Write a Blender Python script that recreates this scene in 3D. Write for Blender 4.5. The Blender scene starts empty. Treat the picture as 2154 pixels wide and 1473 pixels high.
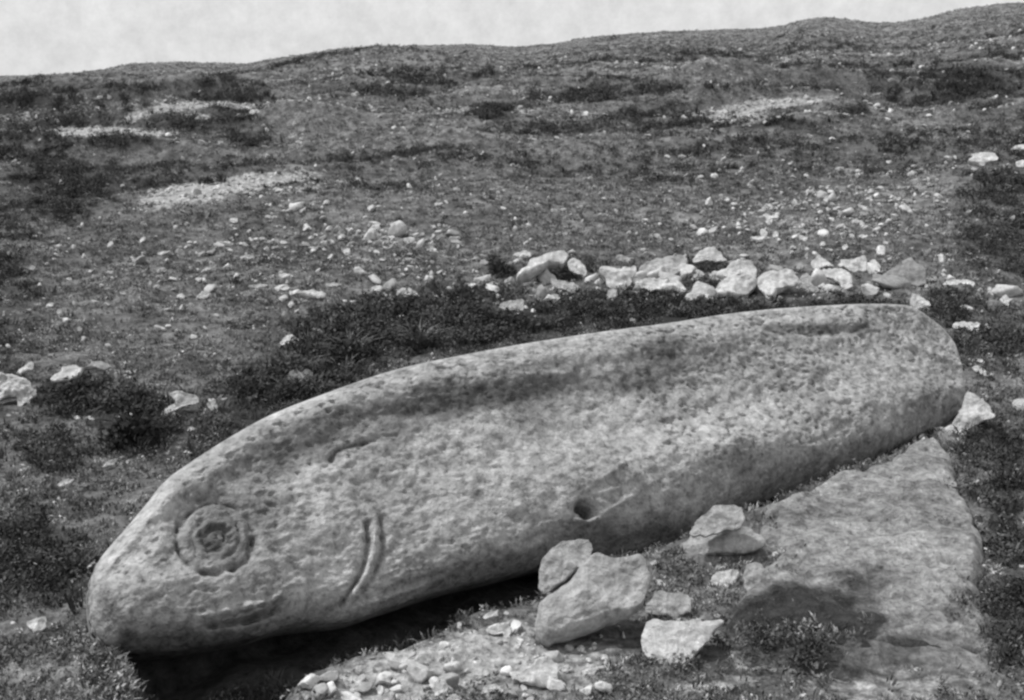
import bpy, math, random
import numpy as np
from mathutils import Vector
random.seed(7); rng = np.random.default_rng(11)
R = math.radians
scene = bpy.context.scene
COL = scene.collection

# ------------------------------------------------------------------ camera, sky, sun, exposure
F = 2400.0; CX, CY = 1077.0, 736.5; PITCH = R(12.5); CAMZ = 1.75
cam = bpy.data.cameras.new('camera'); cam.lens = 36*F/2154; cam.sensor_width = 36
cam.clip_start = .05; cam.clip_end = 2000
camo = bpy.data.objects.new('camera', cam); COL.objects.link(camo)
camo.location = (0, 0, CAMZ); camo.rotation_euler = (R(90)-PITCH, 0, 0); scene.camera = camo

SUN = Vector((-.50, .12, .86)).normalized()
world = bpy.data.worlds.new('World'); scene.world = world; world.use_nodes = True
nt = world.node_tree; nt.nodes.clear()
sky = nt.nodes.new('ShaderNodeTexSky'); sky.sky_type = 'NISHITA'; sky.sun_disc = False
sky.sun_elevation = math.asin(SUN.z); sky.sun_rotation = math.atan2(SUN.x, SUN.y)
sky.air_density = 1.0; sky.dust_density = 6.0; sky.ozone_density = 1.0
bw = nt.nodes.new('ShaderNodeRGBToBW'); mx = nt.nodes.new('ShaderNodeMix'); mx.data_type = 'RGBA'
mx.inputs['Factor'].default_value = .85; mx.inputs['B'].default_value = (8.6, 8.6, 8.6, 1)
# faint mottling of a thin high overcast
tc = nt.nodes.new('ShaderNodeTexCoord'); nz = nt.nodes.new('ShaderNodeTexNoise')
nz.inputs['Scale'].default_value = 45; nz.inputs['Detail'].default_value = 8; nz.inputs['Roughness'].default_value = .75
mr = nt.nodes.new('ShaderNodeMapRange'); mr.inputs['From Min'].default_value = .3; mr.inputs['From Max'].default_value = .7
mr.inputs['To Min'].default_value = .86; mr.inputs['To Max'].default_value = 1.12
mul = nt.nodes.new('ShaderNodeVectorMath'); mul.operation = 'SCALE'
bg = nt.nodes.new('ShaderNodeBackground'); wo = nt.nodes.new('ShaderNodeOutputWorld')
bg.inputs['Strength'].default_value = .10
L = nt.links.new
L(sky.outputs[0], bw.inputs[0]); L(bw.outputs[0], mx.inputs['A']); L(tc.outputs['Generated'], nz.inputs['Vector'])
L(nz.outputs[0], mr.inputs['Value']); L(mx.outputs['Result'], mul.inputs[0]); L(mr.outputs[0], mul.inputs['Scale'])
L(mul.outputs[0], bg.inputs['Color']); L(bg.outputs[0], wo.inputs[0])

sl = bpy.data.lights.new('sun', 'SUN'); sl.energy = 3.6; sl.angle = R(4); sl.color = (1, 1, 1)
so = bpy.data.objects.new('sun', sl); COL.objects.link(so); so.location = (-20, 10, 30)
so.rotation_euler = SUN.to_track_quat('Z', 'Y').to_euler()

scene.view_settings.view_transform = 'Standard'; scene.view_settings.look = 'None'
scene.view_settings.exposure = 0; scene.view_settings.gamma = 1; scene.view_settings.use_curve_mapping = False
scene.render.engine = 'CYCLES'; scene.cycles.filter_width = 2.6
scene.cycles.max_bounces = 4; scene.cycles.diffuse_bounces = 3

# ------------------------------------------------------------------ noise
def _h(ix, iy, iz, seed):
    n = (ix.astype(np.int64)*374761393 + iy.astype(np.int64)*668265263 + iz*np.int64(2147483647) + seed*np.int64(1274126177)) & 0xFFFFFFFF
    n = ((n ^ (n >> 13)) * 1274126177) & 0xFFFFFFFF
    n = ((n ^ (n >> 16)) * 2246822519) & 0xFFFFFFFF
    return ((n ^ (n >> 15)) & 0xFFFFFF) / float(0xFFFFFF)*2-1
def vn(x, y, seed=0):
    x = np.asarray(x, float); y = np.asarray(y, float)
    ix = np.floor(x); iy = np.floor(y); fx = x-ix; fy = y-iy
    ix = ix.astype(np.int64); iy = iy.astype(np.int64)
    ux = fx*fx*fx*(fx*(fx*6-15)+10); uy = fy*fy*fy*(fy*(fy*6-15)+10)
    a = _h(ix, iy, 0, seed); b = _h(ix+1, iy, 0, seed); c = _h(ix, iy+1, 0, seed); d = _h(ix+1, iy+1, 0, seed)
    return (a*(1-ux)+b*ux)*(1-uy)+(c*(1-ux)+d*ux)*uy
def fbm(x, y, oct=4, seed=0, gain=.5):
    s = 0; a = 1; t = 0
    for k in range(oct):
        c, sn = math.cos(k*.7+.3), math.sin(k*.7+.3)
        s = s + a*vn((x*c-y*sn)*2**k+k*7.3, (x*sn+y*c)*2**k-k*3.1, seed+k); t += a; a *= gain
    return s/t
def sstep(a, b, x):
    t = np.clip((x-a)/(b-a), 0, 1); return t*t*(3-2*t)

# ------------------------------------------------------------------ view rays, only used to find where on the hill things stand
_f = np.array([0, math.cos(PITCH), -math.sin(PITCH)]); _u = np.array([0, math.sin(PITCH), math.cos(PITCH)]); _r = np.array([1., 0, 0])
CAM = np.array([0, 0, CAMZ])
def ray(px, py):
    px = np.asarray(px, float); py = np.asarray(py, float)
    d = ((px-CX)/F)[..., None]*_r + ((CY-py)/F)[..., None]*_u + _f
    return d/np.linalg.norm(d, axis=-1, keepdims=True)
def project(P):
    q = np.asarray(P, float)-CAM
    z = np.maximum(q@_f, 1e-3)
    return CX+F*(q@_r)/z, CY-F*(q@_u)/z, q@_f

# ------------------------------------------------------------------ terrain height
SKY = np.array([(0,161),(100,158),(200,150),(270,135),(370,131),(510,135),(600,120),(700,105),(800,98),(940,95),(990,93),(1080,100),
    (1170,92),(1250,76),(1400,66),(1500,63),(1600,60),(1645,55),(1690,42),(1740,36),(1790,42),(1850,49),(1930,43),(1990,25),(2050,15),(2154,5)], float)
_d = ray(SKY[:, 0], SKY[:, 1]); AZ = np.arctan2(_d[:, 0], _d[:, 1]); EL = _d[:, 2]/np.hypot(_d[:, 0], _d[:, 1])
AZ = np.concatenate([[-3.2, -1.6, -.9], AZ, [.9, 1.6, 3.2]]); EL = np.concatenate([[.0, .0, .012], EL, [.09, .07, 0]])
def ground_plane(px, py, z=0.):
    d = ray(px, py); t = (z-CAMZ)/d[..., 2]; return CAM+d*t[..., None]
LIP = [(232,1372),(246,1425),(262,1560),(600,1560),(622,1465),(660,1436),(750,1402),(850,1372),(905,1352),(1000,1306),(1060,1292),(1130,1262),(1250,1192),(1340,1178),
       (1430,1152),(1510,1118),(1590,1082),(1700,1035),(1850,975),(1962,924)]
LIPW = ground_plane([p[0] for p in LIP], [p[1] for p in LIP])[:, :2]
FA = ground_plane(240., 1390., -.02); FB = ground_plane(1985., 905., -.02)
AX = (FB-FA)/np.linalg.norm(FB-FA); NH = np.array([AX[1], -AX[0], 0.]); NH /= np.linalg.norm(NH)
if NH[1] > 0: NH = -NH
BACKW = np.array([(FB+AX*.15-NH*.1)[:2], (FB-NH*.55)[:2], (FA-NH*.35)[:2], (FA-AX*.12-NH*.02)[:2]])
TR = np.vstack([LIPW, BACKW])
def sdf(poly, x, y):
    """signed distance, positive inside"""
    n = len(poly); d = np.full(x.shape, 1e9); ins = np.zeros(x.shape, bool)
    for i in range(n):
        a = poly[i]; b = poly[(i+1) % n]; e = b-a
        wx = x-a[0]; wy = y-a[1]
        t = np.clip((wx*e[0]+wy*e[1])/(e@e+1e-12), 0, 1)
        d = np.minimum(d, (wx-e[0]*t)**2+(wy-e[1]*t)**2)
        c = ((a[1] > y) != (b[1] > y)) & (x < (b[0]-a[0])*(y-a[1])/(b[1]-a[1]+1e-12)+a[0])
        ins ^= c
    return np.where(ins, 1, -1)*np.sqrt(d)
DR = 52.0
MOUNDS = []   # (x, y, half length, half depth, height, rotation, steepness)
def base_h(x, y):
    r = np.hypot(x, y)+1e-6; az = np.arctan2(x, y)
    el = np.interp(az, AZ, EL)
    D = DR*(1+.0*az)
    zr = CAMZ+D*el
    t = np.clip((r-7.0)/(D-7.0), 0, 1.0)
    h = zr*(t**1.25)
    over = np.clip(r-D, 0, None)
    h = h-over*.16*np.minimum(1, over/12)
    h = np.where(over > 60, h, h)
    h = np.maximum(h, -14-.01*over) + 0
    return h
def mounds(x, y):
    s = 0
    for mxx, my, a, b, hh, rot, st in MOUNDS:
        c, sn = math.cos(rot), math.sin(rot)
        u = ((x-mxx)*c+(y-my)*sn)/a; v = (-(x-mxx)*sn+(y-my)*c)/b
        v = np.where(v < 0, v*st, v)              # steep towards the valley
        s = s+hh*np.exp(-(u**2)**1.3-np.abs(v)**2)
    return s
def coarse(x, y):
    r = np.hypot(x, y)
    h = base_h(x, y)+mounds(x, y)
    k = sstep(4, 20, r)*(1-sstep(DR*.82, DR*.98, r))
    h = h+k*(.22*fbm(x*.16, y*.22, 2, 31)+.17*fbm(x*.5, y*.7, 3, 37))
    h = h+sstep(12, 22, r)*(1-sstep(DR*.60, DR*.85, r))*(.24*(1-np.abs(fbm(x*.07+3, y*.30+x*.03, 2, 33))*2.6))
    return h+sstep(1, 4, r)*.035*fbm(x*1.3, y*1.3, 3, 41)*(1+k)*(1-.5*sstep(DR*.8, DR, r))
def height(x, y, fine=True):
    x = np.asarray(x, float); y = np.asarray(y, float)
    r = np.hypot(x, y)
    h = coarse(x, y)
    m = (np.abs(x) < 6) & (y > 1) & (y < 10)
    if fine:
        lf = 1+np.clip(r/14, 0, 3)
        h = h+.014*lf*fbm(x*6, y*6, 3, 51)+.05*sstep(DR*.6, DR, r)*fbm(x*1.5, y*1.5, 3, 57)
    if np.any(m):
        sd = sdf(TR, x[m], y[m])
        sd = sd+.035*fbm(x[m]*5, y[m]*5, 3, 77)
        hm = h[m]; w = sstep(0, .16, sd)
        hm = hm*(1-w) - .27*w*(1+.15*fbm(x[m]*4, y[m]*4, 2, 79))
        hm = hm+.015*np.exp(-(sd+.05)**2/.01)
        h[m] = hm
    return h
def hit(px, py, fine=False):
    """world point of the hillside seen in direction (px,py)"""
    px = np.atleast_1d(np.asarray(px, float)); py = np.atleast_1d(np.asarray(py, float))
    d = ray(px, py); ts = 1.5*1.018**np.arange(205)
    H = (lambda X, Y: coarse(X, Y)) if MOUNDS else base_h
    PP = CAM+d[:, None, :]*ts[None, :, None]; below = PP[..., 2] < H(PP[..., 0], PP[..., 1])
    k = np.where(below.any(1), below.argmax(1), len(ts)-1); b = ts[k]; a = ts[np.maximum(k-1, 0)]
    for _ in range(14):
        mdl = (a+b)/2; Q = CAM+d*mdl[:, None]; bl = Q[:, 2] < H(Q[:, 0], Q[:, 1]); b = np.where(bl, mdl, b); a = np.where(bl, a, mdl)
    return CAM+d*np.where(below.any(1), (a+b)/2, DR)[:, None]
def add_mound(px, py, a, b, hh, rot=0, st=2.2):
    p = hit(px, py)[0]; MOUNDS.append((p[0], p[1]+b*.25, a, b, hh, rot, st))
_m = []
for args in [(400,236,2.3,1.6,.50,.05,2.6),(215,292,2.3,1.5,.50,-.05,2.6),(170,202,2.0,2.0,.35,0,2),(620,288,1.2,1.0,.22,0,2.4),
             (500,392,3.4,1.0,.22,.25,2.4),(1180,222,3.2,1.5,.35,.03,2.6),(1620,232,3.4,1.4,.45,.12,2.8),(1090,240,1.5,1.0,.25,.05,2.6),
             (1830,205,2.0,1.2,.25,0,2.5),(860,200,2.6,2.0,.3,0,1.6),(1500,255,2.6,1.2,.25,.1,2.5),(2060,195,2.0,1.4,.3,0,2.5),
             (720,160,4.0,2.5,.4,.05,1.5),(1300,300,3.0,1.6,.18,.2,2)]:
    p = hit(args[0], args[1])[0]; _m.append((p[0], p[1]+args[3]*.25)+args[2:])
MOUNDS[:] = [q[:4]+(q[4]*1.5,)+q[5:] for q in _m]

# ------------------------------------------------------------------ ground cover maps (what grows or lies where)
def ell(px, py, cx, cy, rx, ry, rot=0, p=1.0):
    c, s = math.cos(rot), math.sin(rot)
    u = ((px-cx)*c+(py-cy)*s)/rx; v = (-(px-cx)*s+(py-cy)*c)/ry
    return np.exp(-(u*u+v*v)**p)
HEATH_SHADE = [(820,690,260,62,-.2,1.0),(1000,690,230,48,-.1,1.0),(1250,662,230,36,-.05,1.0),(1500,662,220,24,-.03,.9),(1720,648,200,18,0,.9),(640,790,130,80,-.3,.9),(500,870,150,80,-.45,.7),
    (280,890,90,60,0,1.0),(160,840,70,45,0,.9),(1050,562,30,22,0,.9),(1490,585,40,26,0,1.0),(1165,578,60,16,0,1.0),
    (60,240,260,60,0,.7),(110,380,120,70,0,.75),(430,260,130,30,0,.6),(230,305,150,18,0,.8),(420,250,120,16,0,.75),(520,300,40,22,0,.8),(1180,205,130,12,0,.9),(1400,190,320,12,-.02,.45),
    (1640,262,110,9,-.05,.8),(1790,240,45,14,0,.8),(2040,180,130,60,0,.65),(2120,450,110,160,0,.45),(2060,245,60,20,0,.5),
    (1700,1390,280,60,0,.45),(1950,1440,150,30,0,.2),(2130,1200,60,260,0,.6),(60,1180,110,110,0,.5),(0,700,90,300,0,.35),
    (1150,740,200,40,-.2,.8),(2000,640,60,40,0,.6),(2090,720,80,70,0,.5),(2100,930,100,50,0,.55),(1040,235,60,14,-.1,.6),(800,190,120,25,0,.4),
    (300,190,220,14,-.1,.5),(480,205,100,8,0,.7),(1440,1220,60,24,0,.5),(1700,355,250,60,0,.15),(1350,1345,60,30,0,.3),(100,950,90,60,0,.45)]  # heather, plus painted shade under boulders, on mound fronts and at frame edges
BARE = [(210,276,150,8,.03,1.3),(160,278,50,8,0,1.2),(310,238,60,8,-.35,1.1),(420,222,110,7,-.02,1.2),(510,226,40,6,.3,1.0),(180,200,60,7,0,.5),(620,285,40,8,.1,.7),
    (560,376,110,13,-.06,1.3),(420,408,140,24,-.15,1.1),(320,425,60,10,-.1,.6),(620,400,100,7,-.15,.4),(1620,218,110,9,-.1,1.3),(1530,243,100,18,0,.8),(1760,240,60,6,-.1,.5),(1840,200,50,8,0,.45),
    (1720,235,70,6,0,.4),(1230,240,70,8,.1,.4),(1100,235,40,6,0,.5),(1640,130,50,10,-.3,.35),(1800,460,200,80,0,.25),(820,480,200,50,0,.25),
    (1520,600,330,34,0,.35),(1180,600,100,20,0,.4),(1700,1080,140,60,0,.2),(900,1410,270,75,-.25,.95),(1180,1400,180,70,0,.8),(1100,1320,90,40,0,.6),(1450,1330,100,60,0,.4),(400,1465,160,14,0,.3),
    (1440,1220,70,30,0,.3),(1900,1440,260,40,0,.5),(1480,1440,140,30,0,.5),(1950,170,70,15,0,.25),(760,150,60,14,0,.25),(2060,330,60,20,0,.3),(1750,60,100,20,0,.2)]
def cover(P):
    """dark heather mixed with painted shade and bare (gravel, rock) amounts for hillside points"""
    px, py, zz = project(P)
    ok = zz > .5
    px = np.where(ok, px, -9999); 
    jx = 22*fbm(P[:, 0]*2.2, P[:, 1]*2.2, 3, 91); jy = 12*fbm(P[:, 0]*2.2+9, P[:, 1]*2.2, 3, 93)
    h = np.zeros(len(P)); b = np.zeros(len(P))
    for cx, cy, rx, ry, rot, s in HEATH_SHADE: h = np.maximum(h, s*ell(px+jx, py+jy, cx, cy, rx, ry, rot, 1.4))
    for cx, cy, rx, ry, rot, s in BARE: b = np.maximum(b, s*ell(px+jx*.6, py+jy*.4, cx, cy, rx, ry, rot, 1.3))
    n = fbm(P[:, 0]*.35, P[:, 1]*.5, 4, 101)
    n2 = fbm(P[:, 0]*1.7, P[:, 1]*1.7, 3, 105)
    rr = np.hypot(P[:, 0], P[:, 1]); bd = 1-np.abs(fbm(P[:, 0]*.07+3, P[:, 1]*.30+P[:, 0]*.03, 2, 33))*2.6; fr = sstep(12, 22, rr)*(1-sstep(36, 44, rr))
    h = np.maximum(h, fr*.36*sstep(.55, .1, bd)); b = np.maximum(b, fr*.45*sstep(.86, 1.0, bd))
    h = np.clip(h*1.15+.28*np.clip(n+.15, 0, 1)+.25*np.clip(n2, 0, 1), 0, 1)
    b = np.clip(b*(.8+.5*n2)+.12*np.clip(-n-.1, 0, 1), 0, 1)
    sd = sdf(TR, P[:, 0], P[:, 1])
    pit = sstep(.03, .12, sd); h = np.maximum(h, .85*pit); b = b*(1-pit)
    return h, b, pit

# ------------------------------------------------------------------ materials (all neutral grey: a black and white photograph)
def mat(name, build):
    m = bpy.data.materials.new(name); m.use_nodes = True; t = m.node_tree; t.nodes.clear()
    o = t.nodes.new('ShaderNodeOutputMaterial'); p = t.nodes.new('ShaderNodeBsdfPrincipled')
    p.inputs['Roughness'].default_value = .95; p.inputs['Specular IOR Level'].default_value = .12
    t.links.new(p.outputs[0], o.inputs[0]); build(t, p); return m
class G:
    def __init__(s, t): s.t = t
    def node(s, k, **kw):
        n = s.t.nodes.new(k)
        for a, v in kw.items(): setattr(n, a, v)
        return n
    def link(s, a, b): s.t.links.new(a, b)
    def pos(s, obj=False):
        return s.node('ShaderNodeTexCoord').outputs['Object'] if obj else s.node('ShaderNodeNewGeometry').outputs['Position']
    def noise(s, vec, scale, detail=4, rough=.55, dist=0.):
        n = s.node('ShaderNodeTexNoise'); s.link(vec, n.inputs['Vector'])
        n.inputs['Scale'].default_value = scale; n.inputs['Detail'].default_value = detail; n.inputs['Roughness'].default_value = rough; n.inputs['Distortion'].default_value = dist
        return n.outputs[0]
    def vor(s, vec, scale, feat='F1'):
        n = s.node('ShaderNodeTexVoronoi'); n.feature = feat; s.link(vec, n.inputs['Vector']); n.inputs['Scale'].default_value = scale
        return n.outputs['Distance']
    def rng(s, v, a, b, c, d):
        n = s.node('ShaderNodeMapRange'); s.link(v, n.inputs[0])
        for i, q in enumerate((a, b, c, d)): n.inputs[i+1].default_value = q
        return n.outputs[0]
    def m(s, op, a, b=None):
        n = s.node('ShaderNodeMath', operation=op)
        for i, q in enumerate((a, b)):
            if q is None: continue
            if isinstance(q, (int, float)): n.inputs[i].default_value = q
            else: s.link(q, n.inputs[i])
        return n.outputs[0]
    def mix(s, f, a, b):
        n = s.node('ShaderNodeMix', data_type='FLOAT')
        for k, q in (('Factor', f), ('A', a), ('B', b)):
            if isinstance(q, (int, float)): n.inputs[k].default_value = q
            else: s.link(q, n.inputs[k])
        return n.outputs['Result']
    def attr(s, name):
        n = s.node('ShaderNodeAttribute'); n.attribute_name = name; return n.outputs['Fac']
    def rand(s): return s.node('ShaderNodeObjectInfo').outputs['Random']
    def bump(s, p, h, strength=.5, dist=.02):
        n = s.node('ShaderNodeBump'); n.inputs['Strength'].default_value = strength; n.inputs['Distance'].default_value = dist
        s.link(h, n.inputs['Height']); s.link(n.outputs[0], p.inputs['Normal'])
def b_ground(t, p):
    g = G(t); P = g.pos()
    n1 = g.noise(P, 5, 6, .65); n2 = g.noise(P, 28, 5, .7); n3 = g.noise(P, 1.1, 4, .6)
    turf = g.m('MULTIPLY', g.rng(n1, .3, .7, .05, .25), g.rng(n2, .3, .7, .45, 1.6))
    turf = g.m('MULTIPLY', turf, g.rng(n3, .3, .7, .7, 1.6))
    heath_shade = g.m('MULTIPLY', g.rng(n2, .3, .7, .5, 1.6), .036)
    n4 = g.noise(P, 14, 6, .7)
    bare = g.m('MULTIPLY', g.rng(n4, .35, .65, .2, .55), g.rng(n2, .3, .7, .8, 1.2))
    c = g.mix(g.attr('heath_shade'), turf, heath_shade); 
    bf = g.rng(g.m('ADD', g.attr('bare'), g.m('MULTIPLY', g.m('SUBTRACT', n4, .5), 1.2)), .25, .6, 0, 1)
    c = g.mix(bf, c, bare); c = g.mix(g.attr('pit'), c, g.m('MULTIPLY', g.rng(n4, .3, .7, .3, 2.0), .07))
    g.link(c, p.inputs['Base Color']); g.bump(p, g.m('ADD', n2, n1), .9, .05)
def stone_build(base, lichen, bumpd=.012, scale=1.0, obj=True):
    def f(t, p):
        g = G(t); P = g.pos(obj)
        n1 = g.noise(P, 3.2*scale, 5, .6); n2 = g.noise(P, 22*scale, 6, .72); n3 = g.noise(P, 70*scale, 4, .7)
        c = g.m('MULTIPLY', g.rng(n1, .3, .7, base*.72, base*1.25), g.rng(n2, .3, .7, .62, 1.32))
        c = g.m('MULTIPLY', c, g.rng(n3, .3, .7, .82, 1.18))
        l = g.rng(g.noise(P, 5*scale, 6, .7, .6), .56, .66, 0, lichen)
        c = g.m('MULTIPLY', c, g.mix(l, 1.0, .42))
        g.link(c, p.inputs['Base Color'])
        h = g.m('ADD', g.m('MULTIPLY', n2, 1.2), g.m('MULTIPLY', n1, 1.5))
        g.bump(p, g.m('ADD', h, g.m('MULTIPLY', n3, .35)), .9, bumpd*2)
    return f
def b_fish(t, p):
    g = G(t); P = g.pos()
    n1 = g.noise(P, 2.6, 5, .6); n2 = g.noise(P, 17, 5, .7); n3 = g.noise(P, 55, 4, .7); n4 = g.noise(P, 34, 3, .6)
    c = g.m('MULTIPLY', g.rng(n1, .3, .7, .27, .40), g.rng(n2, .34, .66, .64, 1.30))
    c = g.m('MULTIPLY', c, g.rng(n3, .32, .68, .78, 1.2))
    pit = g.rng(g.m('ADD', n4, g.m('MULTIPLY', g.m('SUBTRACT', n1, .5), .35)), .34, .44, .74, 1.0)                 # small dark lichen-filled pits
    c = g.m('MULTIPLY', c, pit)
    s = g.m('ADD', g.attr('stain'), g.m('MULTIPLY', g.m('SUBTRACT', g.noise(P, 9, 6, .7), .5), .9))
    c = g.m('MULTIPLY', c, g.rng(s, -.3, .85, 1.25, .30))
    g.link(c, p.inputs['Base Color'])
    h = g.m('ADD', g.m('MULTIPLY', n2, 1.0), g.m('MULTIPLY', n4, .7)); h = g.m('ADD', h, g.m('MULTIPLY', n3, .35))
    g.bump(p, h, .7, .014)
def leaf_build(lo, hi, pale=.0):
    def f(t, p):
        g = G(t); r = g.rand(); P = g.pos()
        c = g.mix(r, lo, hi)
        c = g.m('MULTIPLY', c, g.m('MULTIPLY', g.rng(g.noise(P, 2.3, 4, .6), .3, .7, .55, 1.5), g.rng(g.noise(P, 9, 3, .6), .3, .7, .6, 1.4)))
        if pale: c = g.mix(g.rng(r, 1-pale, 1-pale+.02, 0, 1), c, hi*1.9)
        g.link(c, p.inputs['Base Color']); p.inputs['Roughness'].default_value = .8
    return f
M_ground = mat('turf_ground', b_ground)
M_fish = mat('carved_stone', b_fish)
M_pale = mat('pale_stone', stone_build(.60, .7, .014))
M_mid = mat('weathered_stone', stone_build(.44, .85, .016))
M_grey = mat('grey_lichen_stone', stone_build(.30, .9, .014))
M_grass = mat('turf_blades', leaf_build(.06, .24, .10))
M_heath = mat('heather_leaves', leaf_build(.028, .09, .04))
M_straw = mat('pale_dry_leaves', leaf_build(.45, .62))
def b_slab(t, p):
    g = G(t); P = g.pos()
    n1 = g.noise(P, 2.6, 6, .65, .4); n2 = g.noise(P, 20, 6, .72); n3 = g.noise(P, 60, 4, .7)
    c = g.m('MULTIPLY', g.rng(n1, .34, .66, .26, .54), g.rng(n2, .34, .66, .42, 1.5)); c = g.m('MULTIPLY', c, g.rng(n3, .3, .7, .8, 1.2))
    s = g.m('ADD', g.attr('stain'), g.m('MULTIPLY', g.m('SUBTRACT', g.noise(P, 7, 7, .7), .5), 1.3))
    c = g.mix(g.rng(s, .3, .75, 0, 1), c, g.m('MULTIPLY', g.rng(n2, .3, .7, .5, 1.7), .055))
    g.link(c, p.inputs['Base Color']); g.bump(p, g.m('ADD', g.m('ADD', n2, n3), g.m('MULTIPLY', n1, 1.4)), 1.0, .04)
def b_chip(t, p):
    g = G(t); P = g.pos(); n2 = g.noise(P, 40, 4, .7); n1 = g.noise(P, 7, 3, .6)
    c = g.mix(g.rand(), .28, .66); c = g.m('MULTIPLY', c, g.rng(n2, .3, .7, .7, 1.25)); c = g.m('MULTIPLY', c, g.rng(n1, .35, .65, .75, 1.1))
    g.link(c, p.inputs['Base Color']); g.bump(p, n2, .9, .010)
M_chip = mat('loose_chip_stone', b_chip)
M_slab = mat('flat_bedrock', b_slab)

# ------------------------------------------------------------------ mesh helpers
def mesh_obj(name, V, Fc, m, parent=None, smooth=True, attrs=None, link=True):
    me = bpy.data.meshes.new(name)
    V = np.asarray(V, np.float32); me.vertices.add(len(V)); me.vertices.foreach_set('co', V.ravel())
    if isinstance(Fc, np.ndarray):
        k = Fc.shape[1]; n = len(Fc)
        me.loops.add(n*k); me.loops.foreach_set('vertex_index', Fc.ravel().astype(np.int32))
        me.polygons.add(n); me.polygons.foreach_set('loop_start', np.arange(0, n*k, k, dtype=np.int32))
        me.polygons.foreach_set('loop_total', np.full(n, k, np.int32))
        me.update(calc_edges=True)
    else: 
        me.clear_geometry(); me.from_pydata(V.tolist(), [], Fc)
    if smooth: me.polygons.foreach_set('use_smooth', np.ones(len(me.polygons), bool))
    for an, av in (attrs or {}).items():
        a = me.attributes.new(an, 'FLOAT', 'POINT'); a.data.foreach_set('value', np.asarray(av, np.float32))
    me.materials.append(m); me.validate(); me.update()
    o = bpy.data.objects.new(name, me)
    if link: COL.objects.link(o)
    if parent: o.parent = parent
    return o
def tag(o, label=None, cat=None, group=None, kind=None):
    for k, v in (('label', label), ('category', cat), ('group', group), ('kind', kind)):
        if v: o[k] = v
    return o
def gridfaces(nr, nc, off=0, flip=False, wrap=False):
    i, j = np.meshgrid(np.arange(nr-1), np.arange(nc if wrap else nc-1), indexing='ij'); j2 = (j+1) % nc
    f = np.stack([i*nc+j, i*nc+j2, (i+1)*nc+j2, (i+1)*nc+j], -1).reshape(-1, 4)+off
    return f[:, ::-1].copy() if flip else f

# ------------------------------------------------------------------ the hillside: one sheet, finest where it is near
def build_ground():
    a1 = np.linspace(-.50, .50, 860); side = np.concatenate([np.linspace(.51, .9, 60), np.linspace(.93, math.pi, 90)])
    az = np.concatenate([-side[::-1][1:], a1, side])
    az = az[az > -math.pi+1e-6]
    r = np.concatenate([[.02, .3, .6, .9, 1.2, 1.6], np.geomspace(2.0, 9, 430), np.geomspace(9.04, 62, 400)[0:], np.geomspace(66, 900, 40)])
    A, RR = np.meshgrid(az, r); X = RR*np.sin(A); Y = RR*np.cos(A)
    Z = height(X.ravel(), Y.ravel()); P = np.stack([X.ravel(), Y.ravel(), Z], 1)
    h, b, pit = cover(P)
    f = gridfaces(len(r), len(az), 0, True, True)
    o = mesh_obj('ground', P, f, M_ground, attrs={'heath_shade': h, 'bare': b, 'pit': pit})
    tag(o, kind='structure', label='rough turf hillside rising to a bare ridge under a pale sky')
build_ground()

# ------------------------------------------------------------------ solids from an outline that has its own place, lean and thickness
def smooth_closed(p, n):
    p = np.asarray(p, float); k = len(p); out = []
    for i in range(k):
        a, b, c, d = p[(i-1) % k], p[i], p[(i+1) % k], p[(i+2) % k]
        for t in np.linspace(0, 1, 12, endpoint=False):
            t2, t3 = t*t, t*t*t
            out.append(.5*((2*b)+(c-a)*t+(2*a-5*b+4*c-d)*t2+(-a+3*b-3*c+d)*t3))
    return resample(np.array(out), n)
def resample(p, n):
    q = np.vstack([p, p[:1]]); s = np.concatenate([[0], np.cumsum(np.linalg.norm(np.diff(q, axis=0), axis=1))])
    t = np.linspace(0, s[-1], n, endpoint=False)
    return np.stack([np.interp(t, s, q[:, i]) for i in range(2)], 1)
def resample_open(p, tt):
    s = np.concatenate([[0], np.cumsum(np.linalg.norm(np.diff(p, axis=0), axis=1))]); s /= s[-1]
    return np.stack([np.interp(tt, s, p[:, i]) for i in range(p.shape[1])], 1)
class Plane:
    def __init__(s, O, U, N):
        s.O = np.array(O, float); s.N = np.array(N, float)/np.linalg.norm(N); U = np.array(U, float); U = U-s.N*(U@s.N); s.U = U/np.linalg.norm(U); s.V = np.cross(s.N, s.U)
        if s.V[2] < 0: s.U = -s.U; s.V = np.cross(s.N, s.U)
    def unproj(s, px, py):
        d = ray(px, py); t = ((s.O-CAM)@s.N)/(d@s.N); return CAM+d*t[..., None]
    def uv(s, P): q = P-s.O; return np.stack([q@s.U, q@s.V], -1)
    def world(s, uv, w): return s.O+uv[..., :1]*s.U+uv[..., 1:2]*s.V+np.asarray(w)[..., None]*s.N
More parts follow.
